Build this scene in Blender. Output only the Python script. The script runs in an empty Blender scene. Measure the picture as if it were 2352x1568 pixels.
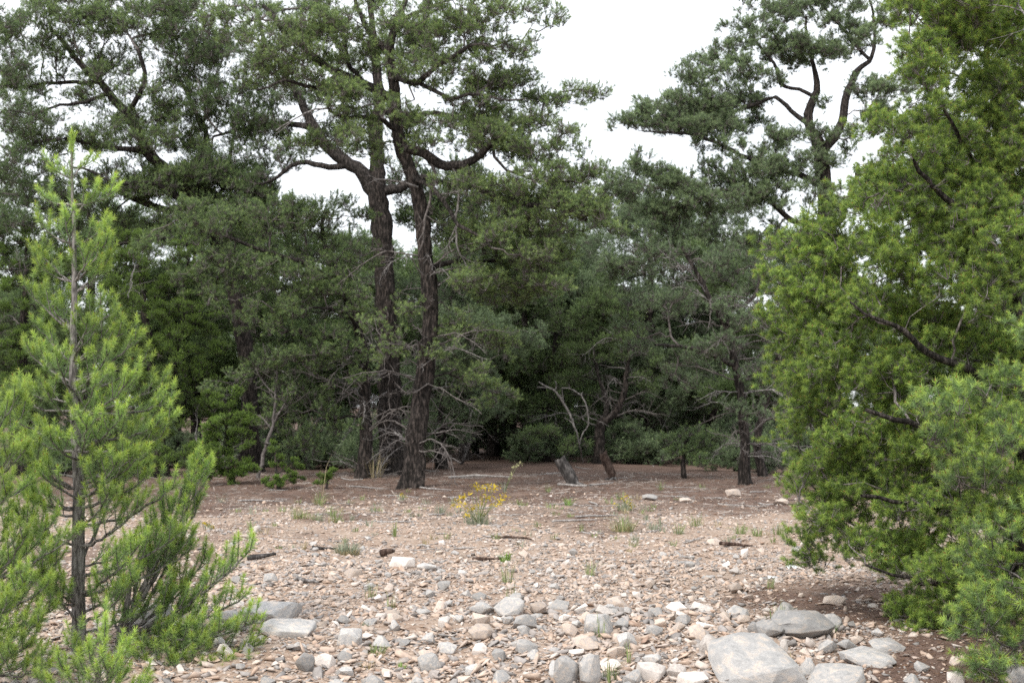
import bpy, bmesh, math, random
import numpy as np
from mathutils import Vector, Matrix, Euler

R = math.radians
rng = np.random.default_rng(7)
random.seed(7)
S = bpy.context.scene
COL = S.collection

# ------------------------------------------------------------------ camera
F = 3163.0                       # focal length in picture units (the picture is 2352 units wide)
PITCH = R(2.58)
EYE = 1.6
cam_d = bpy.data.cameras.new('camera')
cam = bpy.data.objects.new('camera', cam_d)
COL.objects.link(cam)
cam.location = (0, 0, EYE)
cam.rotation_euler = (R(90) + PITCH, 0, 0)
cam_d.sensor_width = 36
cam_d.lens = 36 * F / 2352
cam_d.clip_start = 0.1
cam_d.clip_end = 2000
cam_d.dof.use_dof = True
cam_d.dof.focus_distance = 9.5
cam_d.dof.aperture_fstop = 4.5
S.camera = cam

# ------------------------------------------------------------------ world: bright overcast with a little blue
SUN_EL, SUN_AZ = R(47), R(212)
W = bpy.data.worlds.new('World')
S.world = W
W.use_nodes = True
wn, wl = W.node_tree.nodes, W.node_tree.links
wn.clear()
w_out = wn.new('ShaderNodeOutputWorld')
w_bg = wn.new('ShaderNodeBackground')
w_sky = wn.new('ShaderNodeTexSky')
w_sky.sky_type = 'NISHITA'
w_sky.sun_disc = False
w_sky.sun_elevation = SUN_EL
w_sky.sun_rotation = SUN_AZ
w_mul = wn.new('ShaderNodeMix'); w_mul.data_type = 'RGBA'; w_mul.blend_type = 'MULTIPLY'
w_mul.inputs[0].default_value = 1.0
wl.new(w_sky.outputs[0], w_mul.inputs[6])
w_mul.inputs[7].default_value = (0.12, 0.12, 0.12, 1)
w_tc = wn.new('ShaderNodeTexCoord')
w_noise = wn.new('ShaderNodeTexNoise')
w_noise.inputs['Scale'].default_value = 2.2
w_noise.inputs['Detail'].default_value = 5
wl.new(w_tc.outputs['Generated'], w_noise.inputs['Vector'])
w_ramp = wn.new('ShaderNodeValToRGB')
w_ramp.color_ramp.elements[0].position = 0.25
w_ramp.color_ramp.elements[0].color = (0.80, 0.83, 0.88, 1)
w_ramp.color_ramp.elements[1].position = 0.7
w_ramp.color_ramp.elements[1].color = (1.0, 1.01, 1.03, 1)
wl.new(w_noise.outputs[0], w_ramp.inputs[0])
w_mix = wn.new('ShaderNodeMix'); w_mix.data_type = 'RGBA'
w_mix.inputs[0].default_value = 0.88
wl.new(w_mul.outputs[2], w_mix.inputs[6])
wl.new(w_ramp.outputs[0], w_mix.inputs[7])
wl.new(w_mix.outputs[2], w_bg.inputs[0])
w_bg.inputs[1].default_value = 1.0
wl.new(w_bg.outputs[0], w_out.inputs[0])

sun_d = bpy.data.lights.new('sun', 'SUN')
sun = bpy.data.objects.new('sun', sun_d)
COL.objects.link(sun)
sun_d.energy = 2.0
sun_d.angle = R(12)
sun_d.color = (1.0, 0.95, 0.88)
# direction the light comes from: azimuth measured from +Y, clockwise
sd = Vector((math.sin(SUN_AZ) * math.cos(SUN_EL), math.cos(SUN_AZ) * math.cos(SUN_EL), math.sin(SUN_EL)))
sun.rotation_euler = sd.to_track_quat('Z', 'Y').to_euler()
sun.location = (0, 0, 30)

S.view_settings.view_transform = 'Standard'
S.view_settings.look = 'None'
S.view_settings.gamma = 1
S.view_settings.use_curve_mapping = False
S.view_settings.exposure = 0.92
S.cycles.use_denoising = False
S.cycles.max_bounces = 7
S.cycles.diffuse_bounces = 4
S.cycles.glossy_bounces = 2
S.cycles.transmission_bounces = 4


# ------------------------------------------------------------------ ground shape and picture -> world helpers
def gz(x, y):
    x = np.asarray(x, float); y = np.asarray(y, float)
    h = 0.035 * np.sin(x * 0.7 + 1.3) * np.cos(y * 0.55) + 0.02 * np.sin(x * 1.9 + y * 1.3) + 0.012 * np.sin(x * 4.1 - y * 3.3)
    far = np.clip((y - 30) / 30, 0, 1)
    bank = -0.12 * np.clip(9.6 - np.maximum(y, 5.5), 0, None)
    return h * (1 - 0.6 * far) + bank


def gzf(x, y):
    return float(gz(x, y))


def ray(px, py):
    u = (px - 1176) / F; v = (784 - py) / F
    return np.array([u, math.cos(PITCH) - v * math.sin(PITCH), math.sin(PITCH) + v * math.cos(PITCH)])


def P(px, py, Y):
    d = ray(px, py)
    return np.array([0, 0, EYE]) + d * (Y / d[1])


def G(px, py):
    d = ray(px, py); z = 0.0
    for _ in range(12):
        t = (z - EYE) / d[2]
        p = np.array([0, 0, EYE]) + d * t
        z = 0.5 * z + 0.5 * gzf(p[0], p[1])
    return np.array([p[0], p[1], gzf(p[0], p[1])])


def unit(v):
    return v / np.maximum(np.linalg.norm(v, axis=-1, keepdims=True), 1e-9)


# ------------------------------------------------------------------ object helpers
def tag(o, label=None, cat=None, group=None, kind=None):
    if label: o['label'] = label
    if cat: o['category'] = cat
    if group: o['group'] = group
    if kind: o['kind'] = kind
    return o


def empty(name, loc, label, cat, group=None):
    o = bpy.data.objects.new(name, None)
    o.empty_display_size = 0.2
    COL.objects.link(o)
    o.location = [float(c) for c in loc]
    return tag(o, label, cat, group)


def mesh_np(name, V, Fs, mat, attrs=None, smooth=False):
    me = bpy.data.meshes.new(name)
    V = np.ascontiguousarray(V, np.float32)
    me.vertices.add(len(V)); me.vertices.foreach_set('co', V.ravel())
    if not isinstance(Fs, (list, tuple)): Fs = [Fs]
    Fs = [f for f in Fs if len(f)]
    tot = sum(f.size for f in Fs); nf = sum(len(f) for f in Fs)
    me.loops.add(tot); me.polygons.add(nf)
    me.loops.foreach_set('vertex_index', np.concatenate([f.ravel() for f in Fs]).astype(np.int32))
    ls = []; st = 0
    for f in Fs:
        ls.append(st + np.arange(len(f)) * f.shape[1]); st += f.size
    me.polygons.foreach_set('loop_start', np.concatenate(ls).astype(np.int32))
    if smooth:
        me.polygons.foreach_set('use_smooth', np.ones(nf, bool))
    for k, a in (attrs or {}).items():
        at = me.attributes.new(k, 'FLOAT', 'FACE' if len(a) == nf else 'POINT')
        at.data.foreach_set('value', np.ascontiguousarray(a, np.float32))
    me.update(calc_edges=True)
    if mat: me.materials.append(mat)
    return me


def add(name, me, parent=None, loc=None):
    o = bpy.data.objects.new(name, me)
    COL.objects.link(o)
    if parent: o.parent = parent
    if loc is not None: o.location = [float(c) for c in loc]
    return o


# ------------------------------------------------------------------ materials
def mat(name):
    m = bpy.data.materials.new(name); m.use_nodes = True
    n = m.node_tree.nodes; l = m.node_tree.links
    b = n['Principled BSDF']
    return m, n, l, b


def ramp(n, stops):
    r = n.new('ShaderNodeValToRGB')
    e = r.color_ramp.elements
    while len(e) < len(stops): e.new(0.5)
    for i, (p, c) in enumerate(stops):
        e[i].position = p; e[i].color = (*c, 1)
    return r


def foliage_mat(name, stops, transl=0.32, rough=0.5):
    m, n, l, b = mat(name)
    a = n.new('ShaderNodeAttribute'); a.attribute_name = 'tint'
    r = ramp(n, stops)
    l.new(a.outputs['Fac'], r.inputs[0])
    oi = n.new('ShaderNodeNewGeometry')
    no = n.new('ShaderNodeTexNoise'); no.inputs['Scale'].default_value = 1.6; no.inputs['Detail'].default_value = 4
    l.new(oi.outputs['Position'], no.inputs['Vector'])
    ri = n.new('ShaderNodeObjectInfo')
    hs = n.new('ShaderNodeHueSaturation')
    mr = n.new('ShaderNodeMapRange')
    mr.inputs[1].default_value = 0.3; mr.inputs[2].default_value = 0.7
    mr.inputs[3].default_value = 0.8; mr.inputs[4].default_value = 1.2
    l.new(no.outputs[0], mr.inputs[0])
    m3 = n.new('ShaderNodeMapRange'); m3.inputs[3].default_value = 0.84; m3.inputs[4].default_value = 1.16
    l.new(ri.outputs['Random'], m3.inputs[0])
    m4 = n.new('ShaderNodeMath'); m4.operation = 'MULTIPLY'
    l.new(mr.outputs[0], m4.inputs[0]); l.new(m3.outputs[0], m4.inputs[1]); l.new(m4.outputs[0], hs.inputs['Value'])
    l.new(r.outputs[0], hs.inputs['Color'])
    l.new(hs.outputs[0], b.inputs['Base Color'])
    b.inputs['Roughness'].default_value = rough
    b.inputs['Specular IOR Level'].default_value = 0.35
    t = n.new('ShaderNodeBsdfTranslucent')
    l.new(hs.outputs[0], t.inputs[0])
    mx = n.new('ShaderNodeMixShader'); mx.inputs[0].default_value = transl
    l.new(b.outputs[0], mx.inputs[1]); l.new(t.outputs[0], mx.inputs[2])
    l.new(mx.outputs[0], n['Material Output'].inputs[0])
    return m


def bark_mat(name, c0, c1, c2, scale=6.0, bump=0.6):
    m, n, l, b = mat(name)
    tc = n.new('ShaderNodeTexCoord')
    mp = n.new('ShaderNodeMapping'); mp.inputs['Scale'].default_value = (scale * 2.2, scale * 2.2, scale * 0.5)
    l.new(tc.outputs['Object'], mp.inputs[0])
    no = n.new('ShaderNodeTexNoise'); no.inputs['Scale'].default_value = 2.0; no.inputs['Detail'].default_value = 6
    no.inputs['Roughness'].default_value = 0.65
    l.new(mp.outputs[0], no.inputs['Vector'])
    vo = n.new('ShaderNodeTexVoronoi'); vo.inputs['Scale'].default_value = 2.5; vo.feature = 'DISTANCE_TO_EDGE'
    l.new(mp.outputs[0], vo.inputs['Vector'])
    r = ramp(n, [(0.38, c0), (0.5, c1), (0.63, c2)])
    l.new(no.outputs[0], r.inputs[0])
    l.new(r.outputs[0], b.inputs['Base Color'])
    b.inputs['Roughness'].default_value = 0.9
    b.inputs['Specular IOR Level'].default_value = 0.15
    ad = n.new('ShaderNodeMath'); ad.operation = 'ADD'
    l.new(no.outputs[0], ad.inputs[0]); l.new(vo.outputs[0], ad.inputs[1])
    bp = n.new('ShaderNodeBump'); bp.inputs['Strength'].default_value = bump; bp.inputs['Distance'].default_value = 0.03
    l.new(ad.outputs[0], bp.inputs['Height']); l.new(bp.outputs[0], b.inputs['Normal'])
    return m


M = {}
BUD = (0.26, 0.13, 0.045)
M['pine_near'] = foliage_mat('pine_needles_young', [(0.0, (0.2, 0.16, 0.07)), (0.08, (0.12, 0.19, 0.08)), (0.4, (0.21, 0.32, 0.115)), (0.82, (0.42, 0.56, 0.115)), (0.86, BUD), (1.0, BUD)], 0.38)
M['pine_right'] = foliage_mat('pine_needles_bushy', [(0.0, (0.18, 0.14, 0.06)), (0.08, (0.085, 0.125, 0.038)), (0.4, (0.15, 0.24, 0.06)), (0.82, (0.31, 0.43, 0.088)), (0.86, BUD), (1.0, BUD)], 0.38)
M['pine_mid'] = foliage_mat('pine_needles_mature', [(0.0, (0.17, 0.13, 0.06)), (0.08, (0.085, 0.13, 0.058)), (0.4, (0.15, 0.225, 0.09)), (0.82, (0.28, 0.365, 0.12)), (0.86, (0.25, 0.15, 0.05)), (1.0, (0.25, 0.15, 0.05))], 0.4)
M['pine_far'] = foliage_mat('pine_needles_bluish', [(0.0, (0.17, 0.14, 0.08)), (0.08, (0.10, 0.145, 0.08)), (0.4, (0.165, 0.23, 0.12)), (0.82, (0.27, 0.35, 0.165)), (0.86, (0.2, 0.16, 0.08)), (1.0, (0.2, 0.16, 0.08))], 0.4)
M['juniper_dull'] = foliage_mat('juniper_scales_grey_green', [(0.0, (0.16, 0.12, 0.06)), (0.08, (0.075, 0.125, 0.045)), (0.4, (0.14, 0.21, 0.075)), (0.82, (0.24, 0.33, 0.11)), (1.0, (0.24, 0.3, 0.1))], 0.36)
M['juniper'] = foliage_mat('juniper_scales', [(0.0, (0.16, 0.12, 0.05)), (0.08, (0.06, 0.11, 0.028)), (0.4, (0.11, 0.19, 0.042)), (0.82, (0.2, 0.30, 0.06)), (1.0, (0.2, 0.28, 0.05))], 0.32)
M['bark_dark'] = bark_mat('furrowed_pine_bark', (0.009, 0.008, 0.007), (0.024, 0.02, 0.018), (0.085, 0.07, 0.062), 6, 1.0)
M['bark_limb'] = bark_mat('pine_limb_bark', (0.010, 0.009, 0.008), (0.024, 0.021, 0.019), (0.085, 0.073, 0.067), 9)
M['bark_young'] = bark_mat('smooth_grey_bark', (0.05, 0.046, 0.043), (0.15, 0.138, 0.13), (0.25, 0.235, 0.225), 12, 0.35)
M['twig'] = bark_mat('thin_twig_bark', (0.045, 0.04, 0.037), (0.105, 0.093, 0.087), (0.22, 0.2, 0.19), 15, 0.2)
M['dead'] = bark_mat('bleached_dead_wood', (0.06, 0.054, 0.051), (0.14, 0.13, 0.125), (0.28, 0.265, 0.256), 9, 0.3)
M['dead_pale'] = bark_mat('sun_bleached_sticks', (0.15, 0.138, 0.13), (0.28, 0.263, 0.25), (0.44, 0.42, 0.405), 8, 0.3)
M['dead_brown'] = bark_mat('weathered_brown_wood', (0.025, 0.017, 0.014), (0.065, 0.042, 0.033), (0.15, 0.11, 0.09), 4, 0.5)
M['dead_post'] = bark_mat('weathered_grey_post_wood', (0.02, 0.018, 0.017), (0.05, 0.046, 0.044), (0.13, 0.12, 0.115), 3.5, 0.4)


def rock_mat(name, ca, cb, cc, scale):
    m, n, l, b = mat(name)
    tc = n.new('ShaderNodeTexCoord')
    oi = n.new('ShaderNodeObjectInfo')
    ad = n.new('ShaderNodeVectorMath'); ad.operation = 'ADD'
    sc = n.new('ShaderNodeVectorMath'); sc.operation = 'SCALE'; sc.inputs[3].default_value = 17.0
    cv = n.new('ShaderNodeCombineXYZ')
    l.new(oi.outputs['Random'], cv.inputs[0]); l.new(oi.outputs['Random'], cv.inputs[1])
    l.new(cv.outputs[0], sc.inputs[0])
    l.new(tc.outputs['Object'], ad.inputs[0]); l.new(sc.outputs[0], ad.inputs[1])
    no = n.new('ShaderNodeTexNoise'); no.inputs['Scale'].default_value = scale; no.inputs['Detail'].default_value = 7
    no.inputs['Roughness'].default_value = 0.62; no.inputs['Distortion'].default_value = 0.5
    l.new(ad.outputs[0], no.inputs['Vector'])
    r = ramp(n, [(0.32, ca), (0.5, cb), (0.68, cc)])
    l.new(no.outputs[0], r.inputs[0])
    n2 = n.new('ShaderNodeTexNoise'); n2.inputs['Scale'].default_value = scale * 9; n2.inputs['Detail'].default_value = 5
    l.new(ad.outputs[0], n2.inputs['Vector'])
    hs = n.new('ShaderNodeHueSaturation')
    mr = n.new('ShaderNodeMapRange'); mr.inputs[3].default_value = 0.72; mr.inputs[4].default_value = 1.28
    l.new(oi.outputs['Random'], mr.inputs[0])
    mm = n.new('ShaderNodeMath'); mm.operation = 'MULTIPLY'
    mr2 = n.new('ShaderNodeMapRange'); mr2.inputs[1].default_value = 0.3; mr2.inputs[2].default_value = 0.7
    mr2.inputs[3].default_value = 0.82; mr2.inputs[4].default_value = 1.15
    l.new(n2.outputs[0], mr2.inputs[0])
    l.new(mr.outputs[0], mm.inputs[0]); l.new(mr2.outputs[0], mm.inputs[1])
    l.new(mm.outputs[0], hs.inputs['Value'])
    l.new(r.outputs[0], hs.inputs['Color']); l.new(hs.outputs[0], b.inputs['Base Color'])
    b.inputs['Roughness'].default_value = 0.85
    b.inputs['Specular IOR Level'].default_value = 0.2
    n3 = n.new('ShaderNodeTexNoise'); n3.inputs['Scale'].default_value = scale * 2.6; n3.inputs['Detail'].default_value = 8; n3.inputs['Roughness'].default_value = 0.75; n3.inputs['Distortion'].default_value = 1.2
    l.new(ad.outputs[0], n3.inputs['Vector'])
    pr = ramp(n, [(0.27, (0.45, 0.4, 0.37)), (0.34, (1, 1, 1)), (0.62, (1, 1, 1)), (0.75, (1.25, 1.18, 1.1))])
    l.new(n3.outputs[0], pr.inputs[0])
    mp_ = n.new('ShaderNodeMix'); mp_.data_type = 'RGBA'; mp_.blend_type = 'MULTIPLY'; mp_.inputs[0].default_value = 0.85
    l.new(hs.outputs[0], mp_.inputs[6]); l.new(pr.outputs[0], mp_.inputs[7]); l.new(mp_.outputs[2], b.inputs['Base Color'])
    bp = n.new('ShaderNodeBump'); bp.inputs['Strength'].default_value = 0.32; bp.inputs['Distance'].default_value = 0.02
    a2 = n.new('ShaderNodeMath'); a2.operation = 'ADD'
    l.new(no.outputs[0], a2.inputs[0]); l.new(n2.outputs[0], a2.inputs[1])
    l.new(a2.outputs[0], bp.inputs['Height']); l.new(bp.outputs[0], b.inputs['Normal'])
    return m


M['rock_grey'] = rock_mat('grey_limestone', (0.27, 0.266, 0.262), (0.35, 0.343, 0.335), (0.48, 0.42, 0.365), 3.5)
M['rock_tan'] = rock_mat('tan_limestone', (0.34, 0.315, 0.3), (0.46, 0.385, 0.33), (0.54, 0.44, 0.355), 4)
M['rock_pale'] = rock_mat('pale_limestone', (0.44, 0.41, 0.39), (0.56, 0.51, 0.47), (0.64, 0.59, 0.545), 4)


# ------------------------------------------------------------------ litter mask over the ground
def vnoise(x, y, s, seed):
    """smooth value noise on a lattice"""
    x = np.asarray(x, float) * s; y = np.asarray(y, float) * s
    xi = np.floor(x).astype(np.int64); yi = np.floor(y).astype(np.int64)
    fx = x - xi; fy = y - yi
    fx = fx * fx * (3 - 2 * fx); fy = fy * fy * (3 - 2 * fy)

    def hsh(a, b):
        n = (a * 374761393 + b * 668265263 + seed * 974711) & 0xffffffff
        n = ((n ^ (n >> 13)) * 1274126177) & 0xffffffff
        return ((n ^ (n >> 16)) & 0xffff) / 65535.0
    a = hsh(xi, yi); b = hsh(xi + 1, yi); c = hsh(xi, yi + 1); d = hsh(xi + 1, yi + 1)
    return (a * (1 - fx) + b * fx) * (1 - fy) + (c * (1 - fx) + d * fx) * fy


def litter(x, y):
    """0 = open gravel, 1 = needle litter"""
    n = vnoise(x, y, 0.9, 1) * 0.55 + vnoise(x, y, 2.7, 2) * 0.3 + vnoise(x, y, 7, 3) * 0.15 - 0.5
    edge = 19.5 + 0.06 * (np.asarray(x) + 1) ** 2 * 0.2
    far = np.clip((y - edge + 0.8 + n * 9.5) / 4.2, 0, 1) ** .8
    r1 = np.hypot((x - 4.4) / 2.7, (y - 10.8) / 2.6)
    r2 = np.hypot((x - 3.7) / 1.75, (y - 8.6) / 1.9)
    r = np.minimum(r1, r2)
    near = np.clip((1.0 - r + n * 0.8) / 0.28, 0, 1)
    r3 = np.hypot((x + 4.3) / 1.7, (y - 13) / 4.0)
    lf = np.clip((1.0 - r3 + n * 0.7) / 0.25, 0, 1) * 0.7
    return np.maximum(np.maximum(far, near), lf)


# ------------------------------------------------------------------ ground sheet
xs = np.concatenate([np.linspace(-300, -14, 30)[:-1], np.linspace(-14, 14, 181), np.linspace(14, 300, 30)[1:]])
ys = np.concatenate([np.linspace(-60, 6, 24)[:-1], np.linspace(6, 24, 181), np.linspace(24, 60, 61)[1:], np.linspace(60, 600, 40)[1:]])
gx, gy = np.meshgrid(xs, ys)
hz = gz(gx, gy)
close = np.clip((30 - gy) / 10, 0, 1) * (gy > 4)
hz = hz + close * ((vnoise(gx, gy, 3.0, 11) - 0.5) * 0.03 + (vnoise(gx, gy, 9.0, 12) - 0.5) * 0.02)
GV = np.stack([gx.ravel(), gy.ravel(), hz.ravel()], 1)
nx, ny = len(xs), len(ys)
ii = (np.arange(ny - 1)[:, None] * nx + np.arange(nx - 1)[None, :]).ravel()
GF = np.stack([ii, ii + 1, ii + 1 + nx, ii + nx], 1)
m, n, l, b = mat('stony_soil')
a = n.new('ShaderNodeAttribute'); a.attribute_name = 'litter'
tc = n.new('ShaderNodeTexCoord')
vo = n.new('ShaderNodeTexVoronoi'); vo.inputs['Scale'].default_value = 26
l.new(tc.outputs['Object'], vo.inputs['Vector'])
no = n.new('ShaderNodeTexNoise'); no.inputs['Scale'].default_value = 1.6; no.inputs['Detail'].default_value = 8; no.inputs['Roughness'].default_value = 0.7
l.new(tc.outputs['Object'], no.inputs['Vector'])
nf = n.new('ShaderNodeTexNoise'); nf.inputs['Scale'].default_value = 55; nf.inputs['Detail'].default_value = 4
l.new(tc.outputs['Object'], nf.inputs['Vector'])
gr = ramp(n, [(0.0, (0.19, 0.135, 0.105)), (0.35, (0.31, 0.24, 0.19)), (0.7, (0.41, 0.34, 0.285)), (1.0, (0.45, 0.405, 0.36))])
sepc = n.new('ShaderNodeSeparateColor')
l.new(vo.outputs['Color'], sepc.inputs[0])
l.new(sepc.outputs[0], gr.inputs[0])
soil = ramp(n, [(0.35, (0.24, 0.16, 0.115)), (0.65, (0.34, 0.255, 0.195))])
l.new(no.outputs[0], soil.inputs[0])
gm = n.new('ShaderNodeMix'); gm.data_type = 'RGBA'; gm.inputs[0].default_value = 0.5
l.new(gr.outputs[0], gm.inputs[6]); l.new(soil.outputs[0], gm.inputs[7])
lr = ramp(n, [(0.34, (0.05, 0.036, 0.03)), (0.48, (0.12, 0.08, 0.064)), (0.6, (0.19, 0.135, 0.11)), (0.7, (0.33, 0.28, 0.25))])
lm = n.new('ShaderNodeMath'); lm.operation = 'MULTIPLY_ADD'; lm.inputs[1].default_value = 0.6
l.new(nf.outputs[0], lm.inputs[0])
lq = n.new('ShaderNodeMath'); lq.operation = 'MULTIPLY'; lq.inputs[1].default_value = 0.42
l.new(no.outputs[0], lq.inputs[0]); l.new(lq.outputs[0], lm.inputs[2])
l.new(lm.outputs[0], lr.inputs[0])
fm = n.new('ShaderNodeMix'); fm.data_type = 'RGBA'
l.new(a.outputs['Fac'], fm.inputs[0]); l.new(gm.outputs[2], fm.inputs[6]); l.new(lr.outputs[0], fm.inputs[7])
l.new(fm.outputs[2], b.inputs['Base Color'])
b.inputs['Roughness'].default_value = 0.95; b.inputs['Specular IOR Level'].default_value = 0.1
bp = n.new('ShaderNodeBump'); bp.inputs['Strength'].default_value = 0.8; bp.inputs['Distance'].default_value = 0.02
ah = n.new('ShaderNodeMath'); ah.operation = 'ADD'
l.new(nf.outputs[0], ah.inputs[0]); l.new(sepc.outputs[1], ah.inputs[1])
l.new(ah.outputs[0], bp.inputs['Height']); l.new(bp.outputs[0], b.inputs['Normal'])
M['ground'] = m
ground = add('ground', mesh_np('ground', GV, GF, M['ground'], {'litter': litter(gx.ravel(), gy.ravel())}, True))
tag(ground, 'stony tan clearing running back into red brown needle litter under the pines', None, None, 'structure')


# ------------------------------------------------------------------ tubes
def resample(pts, rad, step, wig=0.0, r=rng):
    """Catmull-Rom through control points, spacing about step, with a little crookedness"""
    pts = np.asarray(pts, float); rad = np.asarray(rad, float)
    if len(pts) == 2:
        pts = np.array([pts[0], pts.mean(0), pts[1]]); rad = np.array([rad[0], rad.mean(), rad[1]])
    p = np.vstack([2 * pts[0] - pts[1], pts, 2 * pts[-1] - pts[-2]])
    op, orr = [], []
    for i in range(1, len(p) - 2):
        L = np.linalg.norm(p[i + 1] - p[i]); k = max(2, int(math.ceil(L / step)))
        t = (np.arange(k) / k)[:, None]
        a_, b_, c_, d_ = p[i - 1], p[i], p[i + 1], p[i + 2]
        q = 0.5 * (2 * b_ + (c_ - a_) * t + (2 * a_ - 5 * b_ + 4 * c_ - d_) * t ** 2 + (3 * b_ - a_ - 3 * c_ + d_) * t ** 3)
        op.append(q); orr.append(rad[i - 1] * (1 - t[:, 0]) + rad[i] * t[:, 0])
    op.append(pts[-1:]); orr.append(rad[-1:])
    op = np.vstack(op); orr = np.concatenate(orr)
    if wig:
        w = r.normal(0, 1, op.shape); w[1:-1] = (w[:-2] + w[1:-1] + w[2:]) / 3
        w[0] = 0
        op = op + w * wig
    return op, orr


def tube(pts, rad, sides, rough=0.0, r=rng, flare=0):
    n = len(pts)
    t = np.empty_like(pts); t[1:-1] = pts[2:] - pts[:-2]; t[0] = pts[1] - pts[0]; t[-1] = pts[-1] - pts[-2]
    t = unit(t)
    ref = np.array([1.0, 0.13, 0.07]) if abs(t[0][0]) < 0.8 else np.array([0.1, 0.2, 1.0])
    u = unit(np.cross(t, ref)); w = np.cross(t, u)
    an = np.arange(sides) * 2 * math.pi / sides
    rr = np.repeat(rad[:, None], sides, 1)
    if rough:
        lob = sum(np.sin(an * k + r.uniform(0, 6.28)) * r.uniform(0.4, 1) for k in (2, 3, 5))[None, :] * 0.35
        rr = rr * (1 + rough * (lob + r.normal(0, 0.6, rr.shape)))
    if flare:
        k = np.exp(-np.arange(n) / flare)[:, None]
        rr = rr * (1 + k * (0.45 + 0.35 * np.sin(an * 4 + r.uniform(0, 6))[None, :]))
    V = pts[:, None, :] + rr[:, :, None] * (np.cos(an)[None, :, None] * u[:, None, :] + np.sin(an)[None, :, None] * w[:, None, :])
    V = V.reshape(-1, 3)
    i = np.arange(n - 1)[:, None] * sides; j = np.arange(sides)[None, :]; j2 = (j + 1) % sides
    Q = np.stack([i + j, i + j2, i + sides + j2, i + sides + j], -1).reshape(-1, 4)
    return V, Q


def tubes(chains, sides, rough=0.0, r=rng):
    Vs, Qs, off = [], [], 0
    for p, rd in chains:
        V, Q = tube(np.asarray(p), np.asarray(rd), sides, rough, r)
        Vs.append(V); Qs.append(Q + off); off += len(V)
    if not Vs: return np.zeros((0, 3)), np.zeros((0, 4), int)
    return np.vstack(Vs), np.vstack(Qs)


def cap(V, Q, sides):
    """close both ends of one tube with polygons (as a fan to a centre)"""
    n = len(V) // sides
    c0 = V[:sides].mean(0); c1 = V[-sides:].mean(0)
    V2 = np.vstack([V, c0, c1]); a_ = len(V); b_ = a_ + 1
    j = np.arange(sides); j2 = (j + 1) % sides
    T0 = np.stack([j2, j, np.full(sides, a_)], 1)
    T1 = np.stack([(n - 1) * sides + j, (n - 1) * sides + j2, np.full(sides, b_)], 1)
    return V2, [Q, np.vstack([T0, T1])]


# ------------------------------------------------------------------ needles
def needles(B, D, L, K, nl, nw, tint_old, tint_new, r, tipfrac=0.28, spread=58, buds=0, tiptilt=24, start=0.0):
    """bottle-brush shoots: B base, D direction, L length; K blades each. Returns verts, tris, tint"""
    n = len(B)
    D = unit(D)
    ref = np.where(np.abs(D[:, 2:3]) < 0.9, np.array([[0, 0, 1.0]]), np.array([[1.0, 0, 0]]))
    U = unit(np.cross(D, ref)); Wv = np.cross(D, U)
    t = start + (1 - start) * r.random((n, K))
    k = np.clip((t - (1 - tipfrac)) / tipfrac, 0, 1)
    phi = r.uniform(0, 2 * math.pi, (n, K))
    tilt = np.radians(spread * (1 - k) + tiptilt * k + r.normal(0, 19, (n, K)))
    ct, st = np.cos(tilt)[..., None], np.sin(tilt)[..., None]
    rad = U[:, None] * np.cos(phi)[..., None] + Wv[:, None] * np.sin(phi)[..., None]
    dn = D[:, None] * ct + rad * st
    pos = B[:, None] + D[:, None] * (L[:, None] * t)[..., None]
    ln = nl * r.uniform(0.75, 1.2, (n, K)) * (1 - 0.15 * k)
    side = unit(np.cross(dn, r.normal(0, 1, (n, K, 3)))) * (nw * 0.5)
    V = np.stack([pos - side, pos + side, pos + dn * ln[..., None]], 2).reshape(-1, 3)
    sh = r.normal(0, 0.05, (n, 1))
    tint = np.clip(tint_old + (tint_new - tint_old) * np.clip(k * 1.6, 0, 1) + r.normal(0, 0.07, (n, K)) + sh, 0.09, 0.82).reshape(-1)
    if buds:
        e = B + D * (L * 0.99)[:, None]
        s2 = r.normal(0, 1, (n, buds, 3)); s2 = unit(np.cross(np.repeat(D[:, None], buds, 1), s2)) * nw * 1.5
        V2 = np.stack([e[:, None] - s2, e[:, None] + s2, e[:, None] + D[:, None] * nl * 0.42 + s2 * 0], 2).reshape(-1, 3)
        V = np.vstack([V, V2]); tint = np.concatenate([tint, np.full(n * buds, 0.93)])
    T = np.arange(len(V)).reshape(-1, 3)
    return V, T, tint


def scales(B, D, L, K, nl, nw, t0, t1, r):
    """juniper sprays: short stubby blades hugging an upturned shoot, dense"""
    return needles(B, D, L, K, nl, nw, t0, t1, r, 0.5, 40, 0, 18)


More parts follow.
